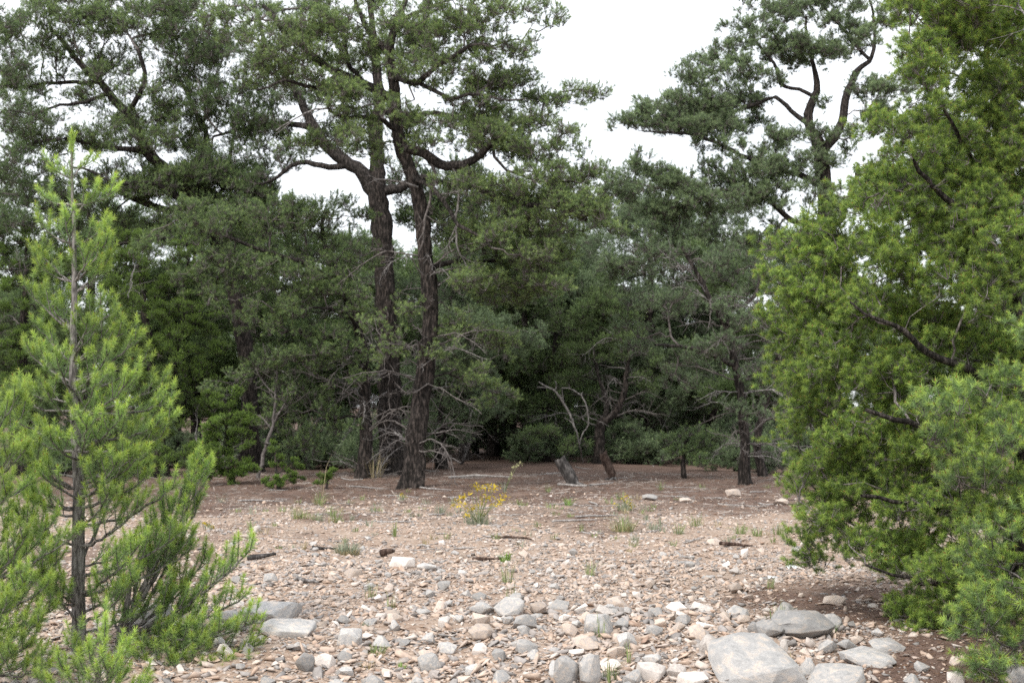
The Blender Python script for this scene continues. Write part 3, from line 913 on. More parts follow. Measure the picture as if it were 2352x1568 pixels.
# ================================================================== big bushy pinyon at right
b4 = G(2345, 1400)
YB = b4[1]
padB = []
for q in [(1800, 700, 50, 40), (1790, 640, 40, 30), (1785, 740, 40, 36), (1790, 800, 40, 36), (1800, 850, 50, 45), (1815, 920, 44, 36), (1840, 1040, 40, 36), (1860, 1270, 40, 26), (1840, 560, 60, 40), (1870, 520, 45, 30), (1990, 420, 50, 40), (2020, 280, 50, 40), (2090, 20, 60, 50), (2110, 110, 60, 40), (1830, 990, 40, 40), (1850, 1220, 40, 30), (1830, 1130, 40, 30), (2200, -40, 170, 80), (2180, 70, 100, 70), (2300, 70, 120, 80), (2125, 190, 90, 70), (2280, 210, 120, 90), (2090, 320, 95, 70), (2230, 350, 130, 90), (2335, 350, 80, 80), (2045, 430, 75, 60), (2180, 490, 130, 80), (2320, 520, 100, 90), (1925, 570, 95, 60),
          (2080, 590, 130, 80), (2250, 650, 130, 90), (1850, 660, 85, 55), (1980, 700, 130, 80), (2140, 760, 130, 80), (2300, 800, 100, 90), (1835, 760, 70, 60), (1900, 830, 105, 80), (2050, 870, 130, 80), (2200, 930, 120, 80), (1860, 930, 65, 60), (1960, 990, 110, 70),
          (2100, 1030, 130, 80), (2280, 1020, 100, 80), (1870, 1060, 65, 50), (1960, 1110, 110, 60), (2100, 1150, 120, 70), (2250, 1180, 110, 80), (1885, 1180, 55, 50), (1950, 1230, 80, 45), (2080, 1270, 110, 50), (2200, 1300, 120, 60), (2090, 1390, 60, 35), (2150, 1420, 80, 40), (2250, 1380, 110, 60)]:
    dx = (2345 - q[0]) * YB / F
    f_ = math.sqrt(max(0.02, 1 - (dx / 2.1) ** 2))
    padB.append((q[0], q[1], q[2] * .9, q[3] * .85, -1.7 * f_ * 0.75 * random.uniform(.6, 1.15), 1.0))
    if dx < 1.9: padB.append((q[0] + 30, q[1] - 20, q[2], q[3], 0.1, 0.8))
for k in range(34):
    yy = random.uniform(-60, 1330); w_ = 1 - abs(yy - 750) / 1100
    padB.append((2380 + random.uniform(0, 560) * w_, yy, 105, 70, random.uniform(-1.2, 1.2), .38))
pine('pinyon_pine', b4, 'large bushy yellow green pinyon filling the right side of the view', None,
     [[(2345, 1400, 60), (2340, 1250, 52), (2350, 1000, 46), (2335, 750, 38), (2320, 500, 30), (2290, 250, 20), (2260, 50, 12), (2240, -80, 6)],
      [(2338, 700, 22), (2280, 575, 19, -.7), (2200, 480, 14, -1.1), (2120, 395, 9, -1.3), (2080, 350, 5, -1.4)], [(2345, 900, 22), (2240, 850, 18, -.8), (2130, 800, 13, -1.2), (2030, 745, 8, -1.3), (1960, 700, 4, -1.3)], [(2348, 1040, 22), (2240, 1010, 18, -.8), (2110, 985, 13, -1.2), (2000, 940, 8, -1.3)], [(2345, 1200, 20), (2230, 1180, 16, -.8), (2100, 1170, 11, -1.2), (1980, 1130, 7, -1.3)], [(2330, 620, 16), (2250, 420, 12, -.7), (2180, 300, 8, -1), (2140, 220, 5, -1.1)], [(2342, 1290, 18), (2230, 1310, 13, -.9), (2120, 1330, 9, -1.3), (2010, 1320, 5, -1.4)]],
     YB, padB + fill([(2080, -60, 2360, 480), (2000, 380, 2360, 600)], 26, 66, 46, R_(221), (-1.2, 1)), 100, 5, 84, 0.038, 0.0026, 0.045, 'pine_right', R_(21), cr=0.11, per=4, cl_r=0.18, tint=(0.37, 0.86), tipf=0.65, tiptilt=52, spread=82, r0=0.0035, step=0.14, buds=1, zmin=0.25, upb=0.5, ndead=8)
# --- nearer pine at the right edge, longer needles
b5 = G(2500, 1560)
pine('pinyon_pine', b5, 'pale long needled pine reaching into the lower right edge before the bushy pinyon', None,
     [[(2500, 1560, 40), (2500, 1300, 34), (2490, 1050, 24), (2480, 850, 14)]], b5[1],
     [(2200, 935, 60, 40, -.1), (2300, 885, 60, 50, 0), (2180, 1010, 50, 35, .1), (2300, 1000, 70, 55, -.2), (2235, 1085, 80, 45, -.1), (2335, 1110, 55, 55, 0), (2300, 1210, 60, 50, -.2), (2260, 1290, 45, 35, 0), (2335, 1320, 45, 40, -.1), (2270, 1430, 55, 28, -.2), (2330, 1490, 45, 40, -.1), (2290, 1530, 40, 25, -.3), (2230, 1380, 25, 20, -.2)] + [(2420 + 62 * (k % 5), 760 + 105 * (k // 5), 75, 48, .35 * ((k * 7) % 5 - 2) / 2, .5) for k in range(35)],
     70, 5, 96, 0.046, 0.0028, 0.075, 'pine_near', R_(22), cr=0.14, per=4, cl_r=0.18, tint=(0.28, 0.76), tipf=0.6, tiptilt=44, spread=72, r0=0.0035, step=0.12, buds=2, zmin=0.2, upb=0.55, bark='bark_young', limbmat='bark_young')

# ================================================================== middle distance trees
MID = dict(K=32, nl=0.055, nw=0.0068, sl=0.09, per=2, cl_r=0.34, twigs=0.0045)
b = G(940, 1122)
pine('pine_tree', b, 'tall twisted pine with bare crooked trunk in the middle of the clearing edge', None,
     [[(942, 1122, 48), (953, 1060, 44), (962, 950, 42), (984, 800, 37), (990, 690, 34), (975, 590, 33), (968, 480, 31), (942, 390, 29), (915, 310, 28), (908, 230, 26), (896, 130, 21), (905, 60, 16), (930, 0, 12), (940, -70, 8)],
      [(905, 235, 24), (838, 196, 22), (784, 168, 20), (720, 125, 17), (660, 80, 13), (610, 20, 9)],
      [(898, 130, 18), (860, 92, 15), (835, 55, 12), (815, -20, 8)],
      [(925, 340, 26), (975, 357, 24), (1036, 378, 22, -.4), (1081, 366, 18, -.6), (1134, 318, 13, -.7), (1180, 290, 9, -.8)],
      [(1060, 380, 17, -.5), (1090, 405, 17, -.6), (1115, 440, 15, -.7), (1180, 462, 14, -.8), (1280, 482, 11, -.9), (1350, 500, 7, -1)],
      [(838, 196, 13), (806, 150, 11, .3), (792, 95, 9, .5), (758, 40, 6, .7)], [(784, 168, 12), (722, 200, 10, -.4), (650, 188, 7, -.7), (600, 212, 4, -.9)], [(912, 300, 13), (868, 268, 11, -.4), (800, 268, 9, -.8), (742, 236, 5, -1)],
      [(960, 190, 11, -.5), (1030, 225, 9, -.9), (1120, 214, 6, -1.2), (1200, 235, 3, -1.4)], [(945, 395, 13), (1000, 445, 11, -.6), (1052, 515, 9, -.9), (1130, 560, 5, -1.1)], [(905, 60, 11), (980, 22, 8, -.5), (1060, -10, 5, -.8)], [(1134, 318, 8, -.7), (1150, 380, 7, -.9), (1230, 410, 5, -1), (1330, 420, 3, -1.1)],
      [(905, 180, 16), (960, 190, 13, -.5), (1010, 150, 11, -.9), (1090, 100, 8, -1.2)],
      [(985, 620, 16), (1040, 600, 13, .5), (1120, 600, 9, .9), (1200, 620, 6, 1.2)]],
     b[1], [(820, 50, 120, 60, -.5), (1040, 40, 150, 55, -1), (1150, 100, 90, 55, -.5), (1000, 150, 130, 40, -.8), (700, 90, 150, 60, -.6), (570, 50, 120, 50, 0), (640, 160, 110, 40, .3), (1180, 175, 80, 35, 0), (1100, 230, 100, 30, -.6), (1340, 205, 75, 22, .2), (1250, 235, 90, 25, .3), (1130, 310, 110, 35, -.8), (1240, 345, 110, 40, -.5), (1330, 400, 80, 40, -.8), (1190, 420, 130, 40, -1), (1300, 470, 90, 35, -1), (1060, 300, 70, 30, 0.3), (870, 365, 40, 22, -.2),
            (1060, 530, 80, 50, .4), (1190, 560, 120, 45, .8), (1120, 640, 90, 50, .6), (1230, 660, 90, 50, 1), (780, 120, 90, 40, .6), (940, 90, 100, 50, .5), (1250, 20, 60, 30, 0), (1260, 60, 30, 30, 0, .6), (895, 790, 45, 24, -.8), (1010, 800, 40, 26, -.5), (1060, 750, 60, 38, .2), (1080, 860, 60, 36, .3), (1150, 780, 70, 40, .5), (930, 700, 40, 24, -.7), (860, 730, 40, 26, -.6), (1130, 900, 50, 30, .4)] + fill([(620, -20, 1230, 180), (700, 180, 1200, 330), (1020, 240, 1340, 480), (1180, 380, 1440, 580), (1020, 480, 1300, 720)], 76, 58, 24, R_(231), (-1.3, 1)),
     34, 8, fmat='pine_mid', r=R_(31), cr=0.19, tint=(0.48, 0.84), r0=0.006, sides=16, zmin=1.2, ndead=26,
     dead=[[(985, 372, 12), (1003, 405, 11, -.3), (990, 445, 9, -.3), (978, 520, 8, -.3), (962, 575, 5, -.3)], [(960, 850, 5, -.1), (1040, 800, 4, -.6), (1120, 825, 2, -.8)], [(960, 430, 8, -.2), (880, 408, 6, -.5), (850, 415, 3, -.6)],
           [(1040, 385, 9, -.4), (1055, 440, 8, -.5), (1048, 540, 7, -.4), (1075, 620, 4, -.3)], [(985, 880, 5, -.1), (940, 905, 5, -.3), (915, 880, 3, -.3)], [(975, 880, 4, -.1), (1050, 915, 4, -.4), (1110, 948, 2, -.6)], [(880, 240, 9, -.2), (780, 250, 7, -.6), (690, 265, 5, -.9), (640, 300, 3, -1)]], **MID)
b = G(903, 1088)
pine('pine_tree', b, 'dark thick trunked pine standing just behind the twisted middle pine', None,
     [[(900, 1092, 50), (894, 950, 48), (893, 800, 46), (886, 650, 43), (879, 540, 45), (868, 450, 46), (866, 380, 32), (864, 300, 30), (870, 230, 25), (865, 150, 21), (852, 60, 15), (845, -30, 10)],
      [(862, 440, 40), (832, 402, 34), (790, 372, 30), (745, 335, 27), (712, 280, 23), (688, 230, 19), (650, 170, 15), (615, 100, 11), (590, 30, 7)],
      [(800, 380, 16), (740, 377, 14), (690, 380, 12), (640, 402, 9), (590, 430, 5)],
      [(880, 440, 26), (930, 425, 22), (970, 412, 18), (1040, 425, 13, .6), (1120, 440, 8, 1)],
      [(720, 290, 15), (640, 285, 13, .5), (560, 300, 9, .7), (490, 310, 6, .8)],
      [(868, 260, 16), (930, 262, 15, .4), (1020, 270, 14, .8), (1120, 300, 10, 1)]],
     b[1], [(600, 280, 110, 45, .5), (690, 210, 90, 45, .3), (520, 220, 110, 50, .6), (450, 130, 120, 60, .5), (590, 120, 110, 50, 0), (540, 340, 80, 40, .4), (640, 360, 70, 25, .3), (900, 270, 70, 40, .8), (1080, 275, 120, 25, 1), (800, 290, 70, 40, .9), (760, 210, 80, 40, 1), (880, 140, 100, 50, 1), (720, 30, 120, 50, .7), (430, 40, 120, 50, .3), (1060, 430, 90, 40, .8), (1150, 500, 100, 50, 1.2), (940, 380, 50, 25, .5), (580, 410, 60, 25, .2), (980, 60, 110, 50, 1.2)] + fill([(430, -20, 700, 420), (700, -20, 1000, 360), (440, 380, 660, 470), (930, 380, 1100, 560)], 58, 58, 24, R_(232), (.2, 1.4)),
     24, 9, fmat='pine_mid', r=R_(32), cr=0.19, tint=(0.26, 0.5), sides=16, zmin=2.5, ndead=24, dead=[[(890, 850, 6, -.2), (800, 905, 5, -.6), (730, 965, 3.5, -.9), (690, 1020, 2, -1)], [(890, 900, 5, -.2), (830, 940, 4, -.5), (790, 1010, 2.5, -.7)]], **MID)
b = G(575, 1085)
pine('pine_tree', b, 'large dark pine leaning up to the left behind the junipers', None,
     [[(575, 1085, 40), (570, 900, 36), (555, 750, 34), (520, 610, 33), (460, 480, 31), (405, 412, 27), (345, 352, 24), (290, 262, 20), (230, 190, 16), (160, 120, 11), (110, 60, 7)],
      [(460, 480, 22), (380, 478, 18, .5), (300, 450, 14, .8), (210, 420, 9, 1)], [(345, 352, 14), (250, 335, 12, -.5), (150, 320, 9, -.9), (60, 330, 6, -1)], [(400, 412, 16), (470, 330, 13, .6), (440, 240, 10, .8), (400, 160, 7, 1)], [(290, 262, 13), (330, 190, 11, -.5), (320, 110, 8, -.7)],
      [(230, 190, 11), (140, 190, 9, .5), (50, 200, 6, .8)], [(540, 660, 18), (600, 560, 14, .7), (620, 470, 9, 1)], [(520, 610, 16), (440, 565, 13, -.4), (350, 545, 10, -.7), (250, 565, 6, -.9)], [(455, 475, 14), (350, 425, 11, -.5), (270, 420, 8, -.8), (170, 380, 5, -1)], [(250, 210, 10), (180, 240, 8, -.4), (90, 250, 5, -.6)], [(480, 520, 13), (520, 400, 10, .6), (540, 300, 7, .9), (520, 230, 4, 1.1)]],
     b[1], [(100, 60, 130, 55, 0), (290, 60, 140, 50, -.3), (60, 190, 110, 50, .5), (230, 135, 120, 40, .2), (420, 110, 120, 50, .5), (350, 220, 130, 45, 0), (110, 310, 120, 45, -.6), (250, 320, 110, 40, -.3), (60, 410, 100, 45, .5), (200, 430, 110, 35, .8), (430, 300, 90, 50, .6), (330, 410, 80, 30, .4), (20, 100, 60, 60, .3), (180, 220, 80, 35, .4), (480, 380, 60, 40, .5), (390, 520, 70, 40, .4), (250, 500, 90, 35, .6), (180, 10, 120, 40, .3), (350, 0, 130, 40, .3), (30, 270, 60, 40, 0)] + fill([(0, -10, 480, 540), (330, 380, 620, 560)], 84, 58, 24, R_(233), (-.6, 1.2)),
     26, 9, fmat='pine_mid', r=R_(33), cr=0.19, tint=(0.38, 0.72), zmin=2.0, ndead=20, **MID)
b = G(-60, 1100)
pine('pine_tree', b, 'dark pine at the far left edge with only its right boughs showing', None,
     [[(-60, 1100, 40), (-70, 800, 34), (-60, 500, 26), (-50, 250, 16), (-40, 60, 8)]], b[1] + 1.5,
     [(20, 150, 90, 50, 0), (60, 260, 90, 40, 0), (20, 370, 110, 45, 0), (90, 450, 90, 35, .3), (20, 520, 90, 40, 0), (-20, 40, 80, 50, 0), (30, 620, 80, 40, .5), (120, 540, 60, 30, .6)],
     24, 9, fmat='pine_mid', r=R_(34), cr=0.19, tint=(0.22, 0.45), zmin=1.5, ndead=5, **MID)
b = G(835, 1098)
pine('pine_tree', b, 'lower spreading grey green pine left of the two middle trunks', None,
     [[(835, 1098, 26), (840, 950, 24), (835, 830, 22), (815, 720, 20), (775, 645, 17), (745, 560, 12), (740, 490, 7)],
      [(790, 665, 14), (700, 605, 12, -.5), (600, 580, 9, -.9), (500, 535, 6, -1.1), (410, 495, 4, -1.2)], [(835, 800, 12), (740, 770, 9, -.5), (640, 760, 6, -.8)], [(825, 760, 11), (780, 720, 8, -.6), (720, 700, 5, -.9)]],
     b[1], [(700, 470, 60, 26, -.2), (820, 500, 45, 30, -.2), (840, 580, 40, 30, -.5), (330, 560, 60, 34, -.6), (420, 485, 75, 30, -1.2), (520, 515, 110, 40, -1), (640, 495, 110, 38, -.6), (750, 485, 80, 35, -.4), (560, 600, 130, 40, -.9), (700, 640, 130, 45, -.6), (790, 575, 70, 45, -.5), (640, 720, 110, 45, -.8), (480, 640, 90, 40, -.4), (820, 700, 65, 45, -.8), (740, 790, 90, 40, -.7), (820, 870, 45, 35, -.4), (700, 900, 80, 36, -.2), (640, 960, 70, 36, .2), (750, 960, 60, 36, 0), (700, 1010, 60, 26, .3), (600, 860, 70, 40, .2), (660, 820, 80, 40, -.4)] + fill([(440, 480, 820, 880)], 14, 50, 24, R_(234), (-1.2, 0)),
     28, 9, fmat='pine_mid', r=R_(35), cr=0.19, tint=(0.38, 0.72), zmin=0.5, ndead=36, **MID)
# right tall pine
b = G(1915, 1078)
FAR = dict(K=32, nl=0.06, nw=0.0076, sl=0.10, per=3, cl_r=0.34, twigs=0.0045)
pine('pine_tree', b, 'tall open crowned pine with forked trunk against the white sky at right', None,
     [[(1915, 1078, 44), (1910, 900, 42), (1906, 700, 40), (1900, 500, 37), (1893, 420, 35), (1883, 330, 30), (1862, 297, 22), (1855, 262, 20), (1876, 210, 16), (1872, 170, 12), (1860, 110, 8), (1850, 40, 5)],
      [(1890, 350, 24), (1911, 325, 23), (1932, 280, 21), (1950, 210, 19), (1970, 168, 15), (1998, 140, 11), (2012, 100, 9), (2006, 50, 7), (1990, -10, 5)],
      [(1855, 275, 13), (1844, 273, 13), (1813, 259, 11), (1781, 227, 10), (1725, 241, 9), (1683, 259, 7), (1600, 250, 5)],
      [(1865, 220, 10), (1834, 203, 9), (1792, 189, 9), (1785, 160, 8), (1750, 110, 6), (1720, 60, 4)],
      [(1900, 520, 16), (1930, 507, 15), (1953, 445, 13), (1975, 380, 9)],
      [(1893, 430, 17), (1810, 395, 13, -.4), (1700, 350, 10, -.8), (1590, 310, 7, -1), (1480, 300, 4, -1.2)],
      [(1900, 520, 16), (1810, 500, 13, -.5), (1740, 440, 10, -.8), (1660, 440, 7, -1), (1560, 440, 4, -1.1)],
      [(2000, 140, 9), (1930, 60, 7, .5), (1880, 10, 5, .6)]],
     b[1], [(1800, 15, 110, 35, .3), (1920, 0, 110, 25, .5), (1720, 65, 70, 30, 0), (1790, 105, 110, 30, .2), (1660, 115, 50, 20, -.2), (1620, 165, 75, 25, -.4), (1720, 165, 90, 28, 0), (1850, 125, 100, 28, .5), (1950, 105, 70, 22, .4), (2010, 40, 60, 30, 0), (1480, 262, 75, 18, -1), (1560, 235, 90, 28, -.6), (1570, 285, 90, 22, -1), (1650, 275, 80, 22, -.3), (1790, 325, 60, 25, -.3), (1850, 365, 100, 30, -.5), (1700, 385, 120, 38, -.8), (1550, 425, 85, 30, -1), (1630, 455, 110, 35, -1), (1750, 445, 110, 45, -.7), (1880, 440, 55, 30, -.8),
            (1950, 330, 40, 20, .3), (1560, 500, 80, 40, -.6), (1660, 540, 90, 40, -.8), (1780, 540, 80, 45, -.7), (1900, 230, 30, 15, 0), (1930, 490, 40, 25, -.5), (1860, 560, 70, 40, 0), (1650, 330, 70, 20, -.6), (2000, 200, 50, 26, .2), (1995, 290, 50, 28, .2), (1960, 60, 60, 26, .4), (1440, 285, 50, 16, -1), (1420, 420, 50, 26, -1), (1460, 370, 50, 20, -1)] + fill([(1680, -10, 2040, 190), (1480, 370, 1800, 640), (1480, 230, 1740, 300), (1750, 300, 1880, 420), (1740, 520, 1960, 640), (1400, 400, 1640, 640), (1560, 90, 1760, 260), (1920, 150, 2050, 480)], 64, 52, 19, R_(236), (-.9, .9)),
     25, 9, fmat='pine_far', r=R_(36), cr=0.16, tint=(0.42, 0.82), zmin=3.0, **FAR)
b = G(1712, 1112)
pine('pine_tree', b, 'mid sized grey green pine with dead twigs left of the bushy pinyon', None,
     [[(1712, 1112, 24), (1708, 1000, 22), (1700, 900, 20), (1680, 800, 18), (1645, 710, 15), (1605, 640, 11), (1570, 560, 6)],
      [(1690, 840, 11), (1600, 800, 9, -.4), (1500, 790, 5, -.8)], [(1665, 760, 11), (1730, 680, 9, .2), (1750, 600, 5, .4)]],
     b[1], [(1500, 585, 85, 38, 0), (1620, 600, 95, 38, .3), (1720, 610, 65, 42, .4), (1550, 690, 95, 36, -.4), (1680, 715, 85, 36, -.5), (1480, 670, 70, 36, 0), (1745, 730, 50, 45, .2), (1630, 790, 85, 30, -.6), (1740, 860, 55, 36, -.3), (1715, 940, 60, 30, -.6), (1460, 770, 75, 36, .2), (1550, 860, 70, 30, 0)],
     22, 9, fmat='pine_far', r=R_(37), cr=0.19, tint=(0.28, 0.55), zmin=1.2, ndead=44, **MID)
b = G(1752, 1094)
pine('pine_tree', b, 'thin crooked pine trunk close behind the straight trunk beside the bushy pinyon', None,
     [[(1752, 1094, 17), (1742, 1045, 17), (1740, 1000, 16), (1758, 920, 14), (1790, 820, 11), (1800, 700, 7)]],
     b[1], [(1790, 900, 45, 40, 0), (1800, 780, 55, 50, 0), (1760, 660, 60, 50, 0), (1700, 800, 45, 35, .6)], 22, 9, fmat='pine_far', r=R_(38), cr=0.19, tint=(0.22, 0.5), zmin=1.2, ndead=16, **MID)


# ------------------------------------------------------------------ junipers
def juniper(px, py, label, pads, r, dens=26, trunk=None, shoots=12, K=46, nl=0.022, nw=0.0055, sl=0.10, cr=0.085, per=6, cl_r=0.17, **kw):
    b_ = G(px, py)
    pine('juniper_bush', b_, label, None, trunk or [[(px, py, 24), (px + 6, py - 60, 20), (px - 5, py - 150, 15), (px + 4, py - 280, 9)]], b_[1], pads, dens, shoots, K, nl, nw, sl, 'juniper', r, cr=cr,
         juniper=True, upb=1.0, tint=(0.42, 0.84), zmin=0.15, cat='bush', per=per, cl_r=cl_r, bark='bark_dark', **kw)


juniper(370, 1095, 'broad bright green juniper just right of the tall young pine', [(300, 560, 55, 55, 0), (240, 620, 55, 60, 0), (330, 620, 70, 55, -.3), (400, 620, 55, 55, 0), (270, 700, 70, 60, -.5), (370, 700, 75, 55, -.6), (430, 720, 45, 60, -.3), (300, 790, 80, 60, -.6), (400, 790, 60, 60, -.6), (430, 850, 40, 50, -.3), (340, 880, 80, 55, -.4), (250, 900, 70, 70, -.3), (400, 960, 45, 50, -.2), (290, 990, 70, 50, -.2), (430, 580, 50, 40, .3), (470, 700, 40, 50, .3), (240, 1030, 60, 36, -.2), (330, 1050, 60, 30, -.3), (420, 1040, 45, 34, -.2), (470, 900, 50, 50, .2), (480, 800, 45, 50, .3), (190, 960, 50, 50, 0), (500, 960, 40, 40, .5)], R_(41), ndead=8,
        trunk=[[(370, 1095, 30), (362, 1000, 26), (350, 850, 20), (330, 700, 14), (315, 580, 7)], [(362, 960, 16), (400, 850, 13), (420, 720, 9), (430, 600, 5)]])
juniper(55, 1090, 'tall dense juniper behind the young pine at the left edge', [(40, 560, 70, 60, 0), (110, 610, 55, 60, -.3), (20, 660, 70, 60, -.5), (100, 700, 55, 60, -.4), (60, 780, 60, 60, -.5), (10, 800, 50, 60, -.4), (60, 880, 70, 50, -.6), (20, 940, 60, 50, -.4), (120, 860, 50, 60, -.2), (170, 600, 40, 50, .3), (180, 780, 40, 60, .3)], R_(42),
        trunk=[[(55, 1090, 30), (60, 950, 26), (50, 800, 20), (60, 650, 12), (60, 560, 6)]], ndead=5)
juniper(535, 1112, 'small pointed juniper between the broad juniper and the bare grey sapling', [(540, 905, 22, 34, 0), (485, 925, 28, 36, -.1), (555, 960, 36, 34, -.2), (495, 980, 46, 34, -.3), (560, 1010, 34, 30, -.2), (470, 1005, 30, 30, 0), (520, 1040, 50, 30, -.2), (568, 1060, 28, 30, -.1), (500, 1075, 40, 24, 0), (448, 1040, 28, 28, .2), (545, 1090, 34, 20, -.1), (470, 1085, 30, 18, 0)], R_(43), dens=60,
        trunk=[[(535, 1112, 12), (530, 1060, 10), (522, 1000, 8), (530, 930, 4)]], sl=0.075, cr=0.07, cl_r=0.11)
juniper(640, 1124, 'juniper seedling spreading low in front of the bare grey sapling', [(628, 1025, 18, 22, 0), (635, 1055, 20, 16, 0), (665, 1075, 22, 14, 0), (640, 1105, 30, 16, -.1), (615, 1112, 18, 12, 0), (675, 1105, 22, 14, .1), (690, 1060, 16, 14, .1)], R_(44), dens=90,
        trunk=[[(640, 1124, 7), (636, 1090, 6), (632, 1030, 3)]], sl=0.06, cr=0.05, nl=0.02, nw=0.005, cl_r=0.07)
juniper(748, 1122, 'tiny juniper seedling beside the tall pale grass left of the middle trunks', [(745, 1095, 18, 12, 0), (765, 1085, 16, 12, 0), (735, 1108, 14, 10, 0)], R_(45), dens=120,
        trunk=[[(748, 1122, 5), (750, 1108, 4), (752, 1088, 2)]], sl=0.06, cr=0.05, nl=0.02, nw=0.005, cl_r=0.06)
b = G(1377, 1064)
pine('juniper_tree', b, 'forked dark juniper trunk behind the two leaning stumps', None,
     [[(1377, 1064, 22), (1376, 1010, 24), (1382, 970, 24), (1410, 952, 18), (1432, 905, 14), (1440, 850, 10), (1450, 770, 6)], [(1384, 965, 14), (1396, 920, 10), (1372, 860, 7), (1360, 780, 4)]],
     b[1], [(1350, 800, 60, 40, 0), (1440, 780, 65, 45, 0), (1500, 860, 55, 36, 0), (1310, 870, 50, 30, .3), (1400, 700, 80, 45, .2), (1300, 750, 55, 36, .3), (1250, 990, 50, 26, -.6), (1320, 1025, 40, 16, -.8)], 22, 11, 16, 0.04, 0.010, 0.13, 'juniper_dull', R_(46), cr=0.14, tint=(0.3, 0.6), juniper=True, zmin=0.6, ndead=22, upb=0.7, per=4, cl_r=0.22)
b = G(1575, 1098)
pine('pine_sapling', b, 'squat green pine sapling standing left of the straight dark trunk', None,
     [[(1575, 1098, 9), (1572, 1060, 8), (1578, 1000, 5)]], b[1], [(1575, 1005, 50, 24, 0), (1610, 1030, 40, 20, 0), (1545, 1030, 34, 18, 0), (1590, 1050, 40, 14, -.2), (1640, 1010, 30, 24, .3)], 45, 8, fmat='pine_mid', r=R_(47), cr=0.12, tint=(0.3, 0.6), zmin=0.2, **MID)

# ------------------------------------------------------------------ trees farther back
def back_pine(px, py, h, w, seed, label, tilt=0.0, species='pine_far', low=0.2, group='trees standing deeper in the woodland'):
    """a whole tree of its own at ground point, crown made of random pads"""
    r = R_(seed); b_ = G(px, py); Y = b_[1]; s_ = F / Y
    topx = px + tilt * h * s_
    tr = [[(px, py, 0.24 * s_ * w / 4), (px + (topx - px) * .3 + r.normal(0, 6), py - h * s_ * .35, 0.20 * s_ * w / 4), (px + (topx - px) * .7 + r.normal(0, 10), py - h * s_ * .7, 0.13 * s_ * w / 4), (topx, py - h * s_, 0.05 * s_)]]
    pads = []
    for k in range(15):
        f = low + (1 - low) * (k + r.uniform(0, 1)) / 15
        ww = w * 0.5 * math.sin(math.pi * min(1, 0.25 + 0.75 * (1 - f) + 0.12)) ** 0.6
        q = r.uniform(-1, 1) * ww
        pads.append((px + (topx - px) * f + q * s_, py - f * h * s_, r.uniform(0.22, 0.36) * w * s_, r.uniform(0.09, 0.15) * w * s_, r.uniform(-1, 1) * ww * 0.8))
    jun = species == 'juniper'
    pine('juniper_tree' if jun else 'pine_tree', b_, label, group, tr, Y, pads, 12, 12, 16, 0.075, 0.014 if not jun else 0.016, 0.16, 'juniper_dull' if jun else species, r, cr=0.24, per=3, cl_r=0.42, sides=8, r0=0.008, step=0.4, tint=(0.28, 0.55), zmin=low * h * 0.6, juniper=jun, ndead=15)


BT = [(1015, 1076, 5.0, 3.6, 'slim dark trunk just right of the middle pines', .05, 'pine_far'), (1068, 1056, 6.0, 4.4, 'thick forked trunk deeper in the wood right of the middle pines', -.03, 'juniper'), (1130, 1047, 6.5, 4.6, 'stout trunk in the back row left of the paired dark trunks', 0, 'pine_far'),
      (1174, 1052, 6.5, 4.2, 'left one of the paired dark trunks in the back row', .02, 'pine_mid'), (1214, 1056, 6.2, 4.6, 'right one of the paired dark trunks in the back row', -.04, 'pine_far'), (1252, 1059, 5.0, 3.4, 'thin trunk in the back row behind the bent dead branch', .04, 'pine_mid'),
      (1480, 1045, 8.4, 5.4, 'hazy pine deep in the wood behind the forked juniper', .02, 'pine_far'), (1640, 1042, 8.0, 5.4, 'hazy pine deep behind the squat pine sapling', -.02, 'pine_far'), (1800, 1060, 6.0, 4.6, 'dim pine at the edge of the bushy pinyon', 0, 'juniper'),
      (700, 1056, 6.5, 4.8, 'dim pine deep behind the bare grey sapling', 0, 'pine_mid'), (790, 1046, 7.0, 5.0, 'dim pine deep behind the yucca', .03, 'juniper'), (450, 1060, 6.5, 4.8, 'dark pine behind the broad juniper', 0, 'juniper'), (200, 1062, 7.0, 5.2, 'dark pine behind the trunk of the tall young pine', 0, 'pine_mid'), (1330, 1030, 9.0, 5.6, 'far pine deep in the gap behind the leaning stumps', 0, 'pine_far')]
for i, q in enumerate(BT):
    back_pine(q[0], q[1], q[2], q[3], 100 + i, q[4], q[5], q[6])


def copy_tree(o, parent=None):
    c = o.copy(); COL.objects.link(c); c.parent = parent
    for ch in list(o.children):
        copy_tree(ch, c)
    return c


FARM = [(60, 'behind the left edge juniper'), (200, 'behind the tall young pine'), (370, 'behind the broad juniper'), (540, 'behind the small pointed juniper'), (640, 'behind the bare grey sapling'), (745, 'behind the yucca'), (835, 'behind the lower spreading pine'), (940, 'behind the two middle trunks'), (1070, 'behind the thick forked trunk'), (1200, 'behind the paired dark trunks'), (1320, 'behind the bent dead sapling'), (1420, 'behind the forked juniper'), (1575, 'behind the squat pine sapling'), (1720, 'behind the straight dark trunk'), (1900, 'behind the tall open crowned pine'), (2150, 'behind the bushy pinyon')]


def behind(x, y):
    px = 1176 + F * x / y
    return min(FARM, key=lambda q: abs(q[0] - px))[1]


